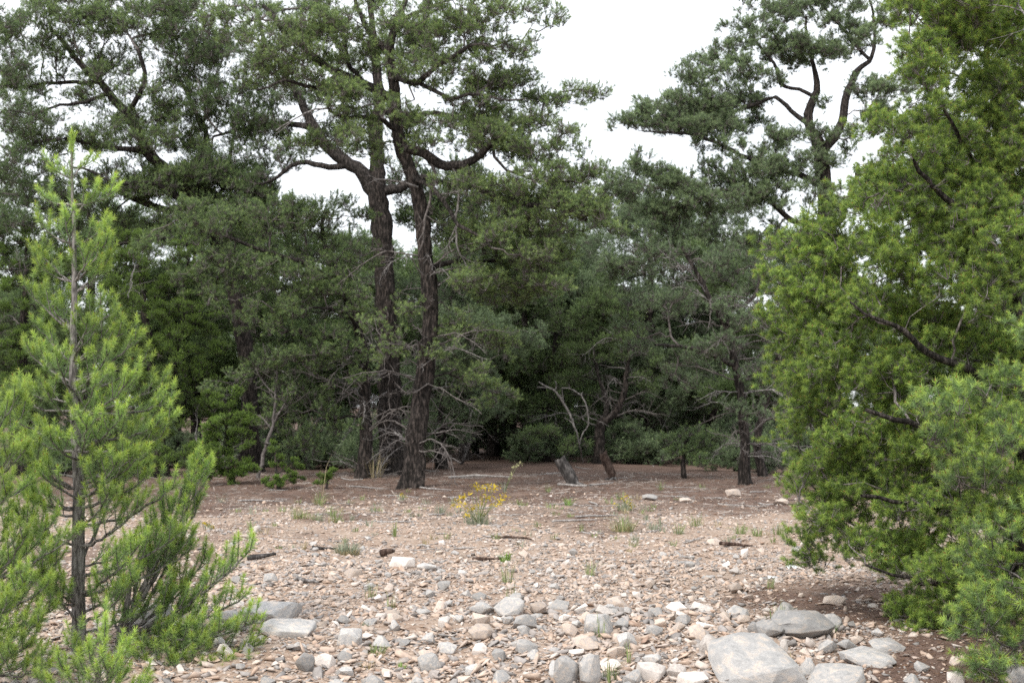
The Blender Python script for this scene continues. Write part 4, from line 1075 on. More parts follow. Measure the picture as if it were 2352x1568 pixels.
# the rest of the wood, copied whole
proto = [o for o in bpy.data.objects if o.get('group') == 'trees standing deeper in the woodland']
rr = R_(77)
k = 0
for row, (y0, n, hw) in enumerate([(46, 11, 21), (58, 13, 26), (74, 15, 32)]):
    for j in range(n):
        x = -hw + 2 * hw * (j + 0.5) / n + rr.uniform(-1, 1); y = y0 + rr.uniform(-4, 4)
        c = copy_tree(proto[k % len(proto)]); k += 1
        c.location = (x, y, gzf(x, y)); c.rotation_euler.z = rr.uniform(0, 6.28)
        s_ = rr.uniform(0.75, 1.05); c.scale = (s_, s_, s_)
        dp = ('distant', 'far', 'farthest')[row]
        c['label'] = f'{dp} tree glimpsed {behind(x, y)}'
        c['group'] = f'{dp} trees glimpsed {behind(x, y)}'


# ================================================================== stones
def hull(r, n=16, p=3.0, jit=0.16, bev=0.0, sub=0, rough=0.0):
    """angular stone: hull of points on a rounded block, unit half-size"""
    v = r.normal(0, 1, (n, 3)); v /= (np.abs(v) ** p).sum(1, keepdims=True) ** (1 / p)
    v *= r.uniform(1 - jit * 2, 1.0, (n, 1))
    bm = bmesh.new()
    for c in v: bm.verts.new(c)
    res = bmesh.ops.convex_hull(bm, input=bm.verts)
    bmesh.ops.delete(bm, geom=list({e for e in res['geom_interior'] + res['geom_unused'] if isinstance(e, bmesh.types.BMVert)}), context='VERTS')
    if bev:
        bmesh.ops.dissolve_limit(bm, angle_limit=R(14), verts=bm.verts, edges=bm.edges)
        bmesh.ops.bevel(bm, geom=list(bm.edges), offset=bev, segments=2, profile=0.6, affect='EDGES', clamp_overlap=True)
    if sub:
        bmesh.ops.triangulate(bm, faces=bm.faces)
        bmesh.ops.subdivide_edges(bm, edges=bm.edges, cuts=sub, use_grid_fill=True)
    if rough:
        for q in bm.verts:
            c = q.co
            k = math.sin(c.x * 3.1 + c.y * 1.7 + r.uniform(-.2, .2)) * math.sin(c.y * 4.3 + c.z * 2.9) + 0.5 * math.sin(c.x * 8 + c.z * 7) * math.sin(c.y * 9)
            q.co += c.normalized() * k * rough
    bmesh.ops.triangulate(bm, faces=bm.faces)
    V = np.array([q.co[:] for q in bm.verts]); bm.verts.index_update()
    T = np.array([[q.index for q in f.verts] for f in bm.faces])
    bm.free()
    return V / np.abs(V).max(0), T


KIND = {'g': ('rock_grey', 'grey'), 't': ('rock_tan', 'tan'), 'p': ('rock_pale', 'pale')}


def rock_at(x, y, w, d, h, kind, r, label, group=None, name='stone', tilt=0.0, roll=0.0, yaw=None, bury=0.35, me=None, block=3.0, zup=0.0, n=22):
    if me is None:
        V, T = hull(r, n, block, 0.1, 0.07, 1 if w > 0.25 else 0, 0.02 if w > 0.25 else 0.0)
        me = mesh_np(name, V, T, None, None, True)
        me.materials.append(M[KIND[kind][0]])
        try: me.set_sharp_from_angle(angle=R(28))
        except Exception: pass
    o = add(name, me)
    o.scale = (w / 2, d / 2, h / 2)
    o.location = (x, y, gzf(x, y) + h / 2 - bury * h + zup)
    o.rotation_euler = (tilt, roll, r.uniform(-0.5, 0.5) if yaw is None else yaw)
    return tag(o, label, 'rock', group)


def rock_px(cx, by, w, h, kind, label, seed, df=0.8, **kw):
    """stone whose foot shows at picture (cx, by), w x h picture units"""
    r = R_(seed); p = G(cx, by); s_ = p[1] / F
    W_, H_ = w * s_ * 1.05, h * s_ * kw.pop('hf', 0.95)
    D_ = W_ * df
    return rock_at(p[0] * (1 + D_ * .4 / p[1]), p[1] + D_ * 0.4, W_, D_, H_ * 1.3, kind, r, label, bury=kw.pop('bury', 0.25), **kw)


big = [
    (1730, 1578, 202, 86, 'g', 'largest flat grey boulder at the bottom right of the clearing', 301, 1.15, dict(name='boulder', tilt=R(15), yaw=0.25, block=3.2, n=30, hf=.8)),
    (1838, 1462, 150, 58, 'g', 'pitted grey boulder above the largest flat boulder', 302, 0.8, dict(name='boulder', tilt=R(10), yaw=0.1, n=26)),
    (1768, 1462, 66, 38, 'g', 'low grey stone against the left of the pitted grey boulder', 303, 0.8, {}),
    (1905, 1448, 60, 40, 'g', 'grey rock lobe touching the right end of the pitted boulder', 304, 0.8, {}),
    (1990, 1532, 120, 26, 'g', 'thin pointed grey slab lying in the brown needles', 305, 0.9, dict(tilt=R(9), yaw=0.5, block=5)),
    (1918, 1590, 130, 44, 'g', 'wide grey slab at the bottom edge right of the largest boulder', 306, 1.0, dict(tilt=R(14), yaw=-0.5, block=5)),
    (2034, 1500, 76, 26, 'g', 'small upper grey slab with broken edge in the brown needles', 307, 0.9, dict(tilt=R(10), yaw=0.4, block=5)),
    (1853, 1554, 42, 44, 'g', 'upright grey stone between the largest boulder and the wide slab', 308, 0.7, {}),
    (1625, 1502, 40, 44, 'p', 'pale rounded stone with grey underside left of the largest boulder', 309, 0.8, dict(roll=R(30))),
    (1801, 1514, 20, 30, 'p', 'small white oval stone resting on the edge of the largest boulder', 310, 0.7, dict(zup=0.05)),
    (2193, 1572, 44, 30, 'p', 'white stone at the bottom edge in the brown needles', 311, 0.8, {}),
    (2200, 1528, 38, 20, 't', 'oval tan stone alone in the brown needles above the white stone', 312, 0.8, {}),
    (1917, 1389, 50, 22, 't', 'flat mottled tan stone at the edge of the brown needles', 313, 0.8, {}),
    (2005, 1396, 24, 11, 'p', 'small pale stone under the bushy pinyon boughs', 314, 0.8, {}),
    (2345, 1572, 60, 46, 'g', 'smooth grey rock in the bottom right corner', 315, 0.9, {}),
    (2313, 1556, 26, 22, 't', 'square brownish stone beside the bottom right corner rock', 316, 0.9, {}),
    (625, 1430, 134, 46, 'g', 'long rounded grey slab just right of the young pine boughs', 321, 0.9, dict(name='boulder', tilt=R(10), yaw=-0.1, block=3.4, n=28)),
    (662, 1464, 124, 40, 'g', 'lower cracked grey slab in front of the long rounded slab', 322, 0.7, dict(name='boulder', tilt=R(10), yaw=0.12, block=3.4, n=28)),
    (520, 1434, 62, 34, 'g', 'grey block behind the sprawling young pine beside the long slab', 323, 0.8, {}),
    (355, 1445, 112, 58, 'g', 'large grey rock half hidden behind the stems of the sprawling pine', 324, 0.8, dict(name='boulder', tilt=R(8))),
    (543, 1396, 38, 22, 'p', 'small pale stone wedged against the top of the long slab', 325, 0.8, {}),
    (803, 1485, 56, 44, 'g', 'rounded pale topped grey boulder alone below the slabs', 326, 0.85, dict(n=30)),
    (700, 1542, 48, 50, 'g', 'upright grey stone with tan rim near the pine branch tips', 327, 0.6, dict(tilt=R(20))),
    (748, 1533, 44, 32, 'p', 'pale angular stone right beside the upright tan rimmed stone', 328, 0.8, {}),
    (791, 1525, 34, 30, 'g', 'dark grey cube of rock beside the grassy tuft at lower left', 329, 0.8, {}),
    (1169, 1415, 70, 38, 'g', 'blocky grey rock standing proud in the middle of the clearing', 331, 0.8, dict(block=4, n=18, bury=.12)),
    (1234, 1407, 40, 22, 't', 'rounded tan rock right of the blocky grey rock', 332, 0.8, dict(bury=.15)),
    (1206, 1444, 58, 34, 'g', 'pointed grey slab leaning below the blocky grey rock', 333, 0.7, dict(tilt=R(18))),
    (1108, 1472, 64, 38, 't', 'broad yellowish tan rock left of the pointed grey slab', 334, 0.8, dict(n=26)),
    (1205, 1506, 56, 36, 'g', 'tapering grey rock with flat top in the lower middle', 335, 0.7, dict(roll=R(16))),
    (1376, 1457, 68, 44, 'g', 'large sloping grey rock behind thin green stems', 336, 0.8, dict(tilt=R(14))),
    (1308, 1458, 38, 27, 't', 'tan rounded stone left of the large sloping rock', 337, 0.8, {}),
    (1344, 1494, 60, 30, 't', 'low tan and grey stone below the large sloping rock', 338, 0.8, {}),
    (1145, 1521, 34, 30, 'g', 'faceted dark grey stone at lower middle', 339, 0.8, {}),
    (985, 1540, 56, 38, 'g', 'wedge shaped dark grey rock at lower left of the middle', 340, 0.8, dict(roll=R(-16))),
    (1025, 1500, 46, 26, 'g', 'smooth dark grey stone above the wedge shaped rock', 341, 0.8, {}),
    (1100, 1502, 40, 24, 'p', 'pale ridged stone left of the tapering grey rock', 342, 0.7, dict(roll=R(-20))),
    (1300, 1580, 60, 62, 'g', 'left one of the two standing block stones at the bottom edge', 343, 0.7, dict(block=5, n=26, bury=.1, yaw=0.1)),
    (1355, 1582, 48, 68, 'g', 'right one of the two standing block stones at the bottom edge', 344, 0.7, dict(block=5, n=26, bury=.1, yaw=-0.1)),
    (1452, 1578, 44, 42, 'g', 'rounded grey and tan stone against the pale block at the bottom', 345, 0.8, dict(roll=R(14))),
    (1493, 1564, 66, 42, 'p', 'pale block with square end at the bottom edge', 346, 0.7, dict(block=5, yaw=-0.2)),
    (1550, 1553, 54, 32, 'p', 'pale grey wedge stone between the pale block and the largest boulder', 347, 0.7, dict(roll=R(-15))),
    (1437, 1488, 52, 32, 'g', 'light grey rock with flat sloping face near thin grass', 348, 0.8, dict(tilt=R(15))),
    (1502, 1460, 42, 26, 'g', 'dark pitted grey stone right of the light sloping rock', 349, 0.8, {}),
    (1420, 1398, 54, 28, 't', 'wedge shaped greyish tan rock in the right middle of the clearing', 350, 0.7, dict(roll=R(14))),
    (925, 1306, 56, 32, 'p', 'cream coloured flat rock in the left middle beside a grey one', 351, 0.8, dict(tilt=R(14))),
    (980, 1314, 50, 22, 'g', 'low grey wedge touching the cream coloured flat rock', 352, 0.7, dict(roll=R(10))),
    (812, 1325, 40, 20, 't', 'rounded tan rock left of the cream coloured flat rock', 353, 0.8, {}),
    (1684, 1141, 36, 16, 't', 'rounded tan rock among sticks at the foot of the straight dark trunk', 354, 0.8, dict(bury=.1)),
    (1575, 1154, 30, 10, 't', 'flat tan stone among the sticks at the back right of the clearing', 355, 0.8, dict(bury=.1)),
    (1493, 1148, 36, 12, 'g', 'grey stone behind the right yellow flowers', 356, 0.8, dict(bury=.1)),
    (1795, 1160, 36, 14, 't', 'tan stone at the foliage edge of the bushy pinyon at the back', 357, 0.8, dict(bury=.1)),
    (1405, 1308, 24, 13, 'p', 'small cream stone behind the wiry green tuft at right middle', 358, 0.8, {}),
    (590, 1222, 18, 13, 'p', 'round white stone at the back left of the gravel', 359, 0.8, dict(bury=.1)),
    (1690, 1362, 34, 22, 't', 'notched tan rock near the litter edge at right', 360, 0.8, dict(bury=.1)),
    (620, 1340, 34, 22, 'g', 'triangular grey stone above the long rounded slab', 361, 0.7, dict(bury=.1)),
    (1640, 1250, 36, 14, 't', 'low tan rock beside the brown wood chunk', 362, 0.7, {}),
]
taken = []
for cx, by, w, h, kd, lab, sd_, df, kw in big:
    o = rock_px(cx, by, w, h, kd, lab, sd_, df, **kw)
    taken.append((o.location.x, o.location.y, max(o.scale.x, o.scale.y)))

# the countable cobbles, alike ones told apart only by size, colour and where they lie
rc = R_(400)
shapes = {}
for kd in 'gtp':
    shapes[kd] = []
    for k in range(8):
        V, T = hull(rc, 13 if k % 2 else 17, rc.uniform(2.6, 5), 0.16, 0.035)
        me = mesh_np('cobble', V, T, M[KIND[kd][0]], None, True)
        try: me.set_sharp_from_angle(angle=R(28))
        except Exception: pass
        shapes[kd].append(me)
MARKS = [(1320, 1540, 'around the two standing block stones'), (1640, 1520, 'left of the largest flat boulder'), (1490, 1450, 'below the large sloping grey rock'), (1180, 1400, 'near the blocky grey rock in the middle'),
         (1000, 1520, 'around the wedge shaped dark rock'), (760, 1510, 'beside the upright tan rimmed stone'), (640, 1480, 'below the cracked grey slabs'), (930, 1310, 'near the cream coloured flat rock'), (1100, 1470, 'round the broad yellowish rock'),
         (1850, 1500, 'between the grey slabs and the pitted boulder'), (2050, 1540, 'in the brown needles at bottom right'), (1600, 1350, 'on the open fine gravel at right'), (900, 1420, 'on the gravel left of the middle'), (1300, 1300, 'out on the middle of the clearing'), (700, 1250, 'at the back left of the gravel')]
MW = [(G(a_, b_)[:2], t_) for a_, b_, t_ in MARKS]
placed = 0
while placed < 228:
    if rc.random() < 0.68:
        y = rc.uniform(8.3, 10.6); sz = rc.uniform(0.07, 0.17) * (1.15 if rc.random() < 0.2 else 1)
    else:
        y = rc.uniform(10.4, 16.5); sz = rc.uniform(0.06, 0.13)
    x = rc.uniform(-0.22 * y, 0.30 * y)
    if litter(x, y) > 0.4 and rc.random() < 0.75: continue
    if any(math.hypot(x - q[0], y - q[1]) < q[2] * 0.95 + sz * 0.5 for q in taken): continue
    kd = 'g' if rc.random() < 0.5 else ('t' if rc.random() < 0.6 else 'p')
    where = min(MW, key=lambda q: math.hypot(q[0][0] - x, (q[0][1] - y) * 0.6))[1]
    size = 'small' if sz < 0.1 else 'fist sized' if sz < 0.135 else 'larger'
    lab = f"{size} {KIND[kd][1]} cobble lying {where}"
    rock_at(x, y, sz, sz * rc.uniform(0.65, 1), sz * rc.uniform(0.45, 0.8), kd, rc, lab, f"{size} {KIND[kd][1]} cobbles {where}", 'cobble', tilt=rc.normal(0, .25), roll=rc.normal(0, .25), yaw=rc.uniform(0, 6.28), bury=0.22, me=shapes[kd][int(rc.integers(8))])
    taken.append((x, y, sz * 0.5)); placed += 1

# gravel and chips
m, n, l, b = mat('limestone_chips')
oi = n.new('ShaderNodeObjectInfo')
r_ = ramp(n, [(0.0, (0.215, 0.20, 0.19)), (0.18, (0.31, 0.285, 0.27)), (0.36, (0.39, 0.33, 0.29)), (0.58, (0.46, 0.36, 0.29)), (0.78, (0.43, 0.32, 0.25)), (0.9, (0.50, 0.43, 0.375)), (0.97, (0.58, 0.53, 0.49)), (1.0, (0.31, 0.205, 0.15))])
l.new(oi.outputs['Random'], r_.inputs[0])
ng = n.new('ShaderNodeNewGeometry')
no = n.new('ShaderNodeTexNoise'); no.inputs['Scale'].default_value = 40; no.inputs['Detail'].default_value = 4
l.new(ng.outputs['Position'], no.inputs['Vector'])
hs = n.new('ShaderNodeHueSaturation')
mr = n.new('ShaderNodeMapRange'); mr.inputs[1].default_value = 0.3; mr.inputs[2].default_value = 0.7; mr.inputs[3].default_value = 0.8; mr.inputs[4].default_value = 1.15
l.new(no.outputs[0], mr.inputs[0]); l.new(mr.outputs[0], hs.inputs['Value'])
l.new(r_.outputs[0], hs.inputs['Color']); l.new(hs.outputs[0], b.inputs['Base Color'])
b.inputs['Roughness'].default_value = 0.9; b.inputs['Specular IOR Level'].default_value = 0.15
M['chips'] = m


def spread_stones(name, n, y0, y1, s0, s1, seed, label, pw=1.0, flat=0.48):
    r = R_(seed)
    y = y0 + (y1 - y0) * r.random(n * 3) ** pw; x = r.uniform(-1, 1, n * 3) * (0.40 * y + 0.4)
    lit = litter(x, y)
    keep = (r.random(n * 3) > lit * 0.84) & (vnoise(x, y, 1.1, 31) * .6 + vnoise(x, y, 3.3, 32) * .4 > 0.30 + 0.3 * (r.random(n * 3) - .5))
    x, y = x[keep][:n], y[keep][:n]
    k = len(x); sz = s0 * (s1 / s0) ** (r.random(k) ** 1.6) * 0.5
    sz *= np.where(y < 10.5, 1.15, 1.0)
    size = sz[:, None] * np.stack([r.uniform(.8, 1.2, k), r.uniform(.6, 1.0, k), r.uniform(.7, 1.2, k) * flat], 1)
    z = gz(x, y) + (vnoise(x, y, 3.0, 11) - 0.5) * 0.03 + (vnoise(x, y, 9.0, 12) - 0.5) * 0.02
    pos = np.stack([x, y, z + size[:, 2] * 0.45], 1)
    pcs = []
    for _ in range(NVAR):
        V, T = hull(r, 9, 4.0, 0.2)
        pcs.append((V, [T], np.zeros(len(T)), np.zeros(len(T), int)))
    D = np.array([0, 0, 1.0]) + r.normal(0, 0.28, (k, 3))
    o = scatter(name, None, pcs, [M['chips']], pos, quat_z_to(D, r.uniform(0, 6.28, k)), size, r.integers(0, NVAR, k))
    return tag(o, label)


spread_stones('gravel', 15000, 8.0, 14, 0.032, 0.095, 501, 'loose angular limestone gravel covering the front of the clearing', 1.2, 0.55)
spread_stones('gravel', 13000, 12.5, 24, 0.03, 0.085, 502, 'loose limestone gravel over the back of the clearing')
spread_stones('stone_chips', 29000, 7.8, 13.5, 0.012, 0.034, 503, 'fine stone chips between the cobbles')
spread_stones('stone_chips', 21000, 13, 24, 0.016, 0.042, 504, 'fine stone chips on the far half of the clearing')


# ================================================================== fallen wood
def stick(pts, rad, r, label, group=None, ms='dead', sides=6, name='stick', cat='stick', rough=0.12):
    pts = np.asarray(pts, float)
    p, rd = resample(pts, rad, max(0.05, np.linalg.norm(pts[-1] - pts[0]) / 10), 0.006, r)
    V, Q = tube(p, rd, sides, rough, r)
    V, Fs = cap(V, Q, sides)
    b_ = pts.mean(0)
    o = add(name, mesh_np(name, V - b_, Fs, M[ms], None, True), None, b_)
    return tag(o, label, cat, group)


def lying(px, py, L, ang, rad, seed, label, group=None, ms='dead_pale', bend=0.16, **kw):
    r = R_(seed); c = G(px, py)
    d = np.array([math.cos(ang), math.sin(ang), 0]); q = np.array([-d[1], d[0], 0])
    pts = [c - d * L / 2 + q * r.normal(0, bend * L * .4), c + q * r.normal(0, bend * L), c + d * L / 2 + q * r.normal(0, bend * L * .4)]
    for p in pts: p[2] = gzf(p[0], p[1]) + rad * r.uniform(0.6, 1.6)
    return stick(pts, [rad, rad * 0.9, rad * 0.45], r, label, group, ms, **kw)


rs = R_(600)
ZN = [(980, 1130, 'before the middle trunks'), (1250, 1110, 'between the yellow flowers and the leaning stumps'), (1500, 1150, 'around the right yellow flowers'), (1700, 1150, 'at the foot of the straight dark trunk'), (700, 1120, 'under the junipers at left'), (1150, 1215, 'along the front edge of the brown litter'), (1450, 1240, 'on the bare reddish soil at right')]
for i in range(66):
    if i < 52:
        px, py = rs.uniform(560, 1790), 1062 + 150 * rs.random() ** 0.8
    else:
        px, py = rs.uniform(760, 1780), rs.uniform(1215, 1300)
    Ls = rs.uniform(0.2, 1.0) if py < 1210 else rs.uniform(0.15, 0.45)
    zn = min(ZN, key=lambda q: math.hypot(q[0] - px, (q[1] - py) * 3))[2]
    sz = 'long' if Ls > 0.65 else 'short'
    lying(px, py, Ls, rs.normal(0, 0.7), rs.uniform(0.006, 0.017), 610 + i, f"{sz} bleached stick lying {zn}", f"{sz} bleached sticks {zn}")
lying(1690, 1256, 0.36, -0.25, 0.024, 701, 'chunk of brown rotting wood with a long splinter at right middle', ms='dead_brown', name='wood_chunk', cat='wood')
lying(745, 1262, 0.3, 0.5, 0.02, 702, 'grey stick end on the gravel left of the sage mound', ms='dead_post', name='wood_chunk', cat='wood')
lying(601, 1284, 0.3, 0.5, 0.03, 703, 'short split log at the tips of the sprawling young pine', ms='dead_post', name='log', cat='log')
lying(708, 1337, 0.28, -0.7, 0.022, 704, 'short driftwood piece with a bright white end on the gravel', ms='dead')
lying(1120, 1382 - 95, 0.3, 0.1, 0.02, 705, 'dark brown bark piece flat on the middle gravel', ms='dead_brown', name='bark_piece', cat='bark')
lying(890, 1278, 0.16, 0.6, 0.04, 706, 'dark brown broken root clump behind the cream coloured rock', ms='dead_brown', name='root_clump', cat='root')
lying(1345, 1112, 1.1, -0.02, 0.028, 707, 'pale bare limb lying along the foot of the grey stump')
lying(1100, 1100, 1.3, 0.05, 0.03, 708, 'long crooked grey limb on the litter right of the middle trunk')
lying(1240, 1048, 2.0, 0.02, 0.05, 709, 'thick grey log lying far back before the paired dark trunks', ms='dead_post', name='log', cat='log')
lying(1175, 1237, 0.5, 0.15, 0.02, 710, 'flat reddish bark strip at the front of the litter', ms='dead_brown', name='bark_piece', cat='bark')

# stumps
def stump(px, py, topx, topy, w, label, ms, seed):
    r = R_(seed); p = G(px, py); s_ = p[1] / F
    t_ = P(topx, topy, p[1] + 0.1)
    pts = [p - np.array([0, 0, .06]), p + (t_ - p) * .35, p + (t_ - p) * .7, t_]
    rad = [w * s_ * .46, w * s_ * .5, w * s_ * .5, w * s_ * .46]
    q, rd = resample(np.array(pts), np.array(rad), 0.06, 0.004, r)
    sides = 18
    V, Q = tube(q, rd, sides, 0.0, r)
    n_ = len(q)
    gro = 1 + 0.12 * np.sin(np.arange(sides) * 2.6 + r.uniform(0, 6)) + r.normal(0, .03, sides)
    Vr = V.reshape(n_, sides, 3); Vr = q[:, None] + (Vr - q[:, None]) * gro[None, :, None]
    Vr[-1] += np.array([0, 0, 1.0]) * (r.normal(0, .035, (sides, 1)))
    V, Fs = cap(Vr.reshape(-1, 3), Q, sides)
    root = empty('stump', p, label, 'stump')
    o = add('wood', mesh_np('wood', V - p, Fs, M[ms], None, True), root)
    ch = []
    for k in range(3):
        a_ = r.uniform(0, 6.28); e = p + np.array([math.cos(a_) * .3, math.sin(a_) * .2, .01])
        ch.append((np.array([p + np.array([0, 0, .06]), (p + e) / 2 + np.array([0, 0, .03]), e]), np.array([.035, .026, .01])))
    for c in ch:
        V, Q = tube(c[0], c[1], 6, 0.1, r)
        add('root', mesh_np('root', V - p, Q, M['dead'], None, True), root)


stump(1322, 1114, 1286, 1054, 27, 'leaning grey grooved stump left of the reddish brown one', 'dead_post', 721)
stump(1412, 1102, 1384, 1042, 20, 'leaning reddish brown stump right of the grey grooved one', 'dead_brown', 722)

# bent bleached dead sapling
rb = R_(730); pb = G(1338, 1066); Yb = pb[1] - 1.0
root = empty('dead_sapling', pb, 'bleached dead sapling bent over in an arch behind the grey stump', 'tree')
dead_branch([pb, P(1330, 1015, Yb), P(1316, 965, Yb), P(1292, 925, Yb), P(1268, 896, Yb), P(1240, 880, Yb)], [0.012, 0.02, 0.03, 0.032, 0.026, 0.014], root, pb, rb, 7, fl=.3)
dead_branch([P(1331, 1020, Yb), P(1346, 985, Yb), P(1350, 950, Yb), P(1340, 915, Yb), P(1318, 896, Yb), P(1285, 892, Yb)], [0.012, 0.016, 0.019, 0.02, 0.016, 0.01], root, pb, rb, 7, fl=.35)
dead_branch([P(1349, 955, Yb), P(1375, 968, Yb), P(1398, 975, Yb)], [0.012, 0.009, 0.005], root, pb, rb, 4, fl=.4)
rb = R_(731); pb = G(592, 1098); Yb = pb[1]
root = empty('dead_sapling', pb, 'slim bare grey sapling between the small junipers', 'tree')
dead_branch([pb, P(612, 1030, Yb), P(628, 960, Yb), P(634, 900, Yb), P(637, 850, Yb), P(640, 790, Yb)], [0.05, 0.042, 0.034, 0.026, 0.018, 0.008], root, pb, rb, 10, 'twig', 'stem')
for q in ([(634, 905), (605, 880), (585, 840)], [(628, 955), (660, 935), (700, 905), (730, 890)], [(625, 990), (600, 960), (580, 950)], [(637, 860), (615, 830), (606, 790)]):
    dead_branch([P(*c, Yb) for c in q], [0.018, 0.013, 0.009, 0.005][:len(q)], root, pb, rb, 6, 'twig')
# dead brush tangle low between the trunks
for i, (px, py, lab) in enumerate([(1500, 1058, 'tangle of grey dead brush deep between the stumps and the squat pine'), (700, 1075, 'tangle of grey dead twigs under the spreading pine left of the trunks'), (1060, 1066, 'bare grey twiggy shrub right of the middle trunks'), (860, 1098, 'bare grey twigs sprouting at the foot of the dark thick trunk'), (1760, 1070, 'pale dead twigs behind the thin crooked trunk'), (480, 1095, 'grey dead twigs at the foot of the broad juniper')]):
    rb = R_(740 + i); pb = G(px, py)
    root = empty('dead_shrub', pb, lab, 'shrub')
    for k in range(9):
        a_ = rb.uniform(0, 6.28); Ln = rb.uniform(0.6, 1.7); el = rb.uniform(0.3, 1.3)
        v = np.array([math.cos(a_) * math.cos(el), math.sin(a_) * math.cos(el), math.sin(el)])
        dead_branch([pb + v * .03, pb + v * Ln * .5 + rb.normal(0, .08, 3), pb + v * Ln + np.array([0, 0, -.1])], [.014, .010, .004], root, pb, rb, 9, 'dead' if rb.random() < .3 else 'twig', 'stem')


# ================================================================== small plants
def leafmat(name, c, rough=0.6):
    m, n, l, b = mat(name)
    a = n.new('ShaderNodeAttribute'); a.attribute_name = 'tint'
    r = ramp(n, [(0, tuple(q * .6 for q in c)), (1, tuple(min(.7, q * 1.4) for q in c))]); l.new(a.outputs['Fac'], r.inputs[0])
    l.new(r.outputs[0], b.inputs['Base Color']); b.inputs['Roughness'].default_value = rough; b.inputs['Specular IOR Level'].default_value = .25
    t = n.new('ShaderNodeBsdfTranslucent'); l.new(r.outputs[0], t.inputs[0])
    mx = n.new('ShaderNodeMixShader'); mx.inputs[0].default_value = .3
    l.new(b.outputs[0], mx.inputs[1]); l.new(t.outputs[0], mx.inputs[2]); l.new(mx.outputs[0], n['Material Output'].inputs[0])
    return m


M['grass'] = leafmat('pale_green_grass', (0.22, 0.27, 0.11))
M['dry'] = leafmat('dry_straw_grass', (0.38, 0.32, 0.19))
M['sage'] = leafmat('grey_green_sage', (0.25, 0.28, 0.2))
M['bright'] = leafmat('fresh_green_grass', (0.19, 0.32, 0.07))
M['yellow'] = leafmat('yellow_flowers', (0.46, 0.35, 0.03))
M['cream'] = leafmat('pale_flower_heads', (0.5, 0.5, 0.26))
M['yucca'] = leafmat('yucca_leaves', (0.12, 0.16, 0.09))


def blades(r, n, h, spread, w, lean=0.5, wispy=0.0):
    a_ = r.uniform(0, 6.28, n); rr_ = r.random(n) ** .5 * spread * .35
    b_ = np.stack([np.cos(a_) * rr_, np.sin(a_) * rr_, np.zeros(n)], 1)
    a2 = a_ + r.normal(0, .6, n); ln = h * r.uniform(.45, 1.1, n); k = np.abs(r.normal(0, lean, n))
    out = np.stack([np.cos(a2), np.sin(a2), np.zeros(n)], 1)
    mid = b_ + out * (k * ln * .35)[:, None] + np.array([0, 0, 1.0]) * (ln * .6)[:, None]
    tip = b_ + out * (k * ln * .95)[:, None] + np.array([0, 0, 1.0]) * (ln * (1 - .3 * np.minimum(k, 1.4)))[:, None]
    s_ = np.stack([-np.sin(a2), np.cos(a2), np.zeros(n)], 1) * w * .5
    s_ = s_ + r.normal(0, w * .2, s_.shape)
    V = np.stack([b_ - s_, b_ + s_, mid + s_ * .7, mid - s_ * .7, tip], 1).reshape(-1, 3)
    i = np.arange(n)[:, None] * 5
    T = np.vstack([i + np.array([[0, 1, 2]]), i + np.array([[0, 2, 3]]), i + np.array([[3, 2, 4]])])
    return V, T, np.tile(r.random(n), 3)


def tuft(px, py, h, spread, ms, label, seed, n=46, name='grass_tuft', cat='grass', group=None, lean=.5, w=0.006, under=None):
    r = R_(seed); p = G(px, py); s_ = p[1] / F
    root = empty(name, p, label, cat, group)
    V, T, ti = blades(r, n, h * s_, spread * s_, w, lean)
    o = add('blades', mesh_np('blades', V, T, M[ms], {'tint': ti}), root); o['kind'] = 'stuff'
    if under:
        V, T, ti = blades(r, n, h * s_ * .55, spread * s_ * 1.1, w, 1.0)
        o = add('dry_blades', mesh_np('dry_blades', V, T, M[under], {'tint': ti}), root); o['kind'] = 'stuff'
    return root


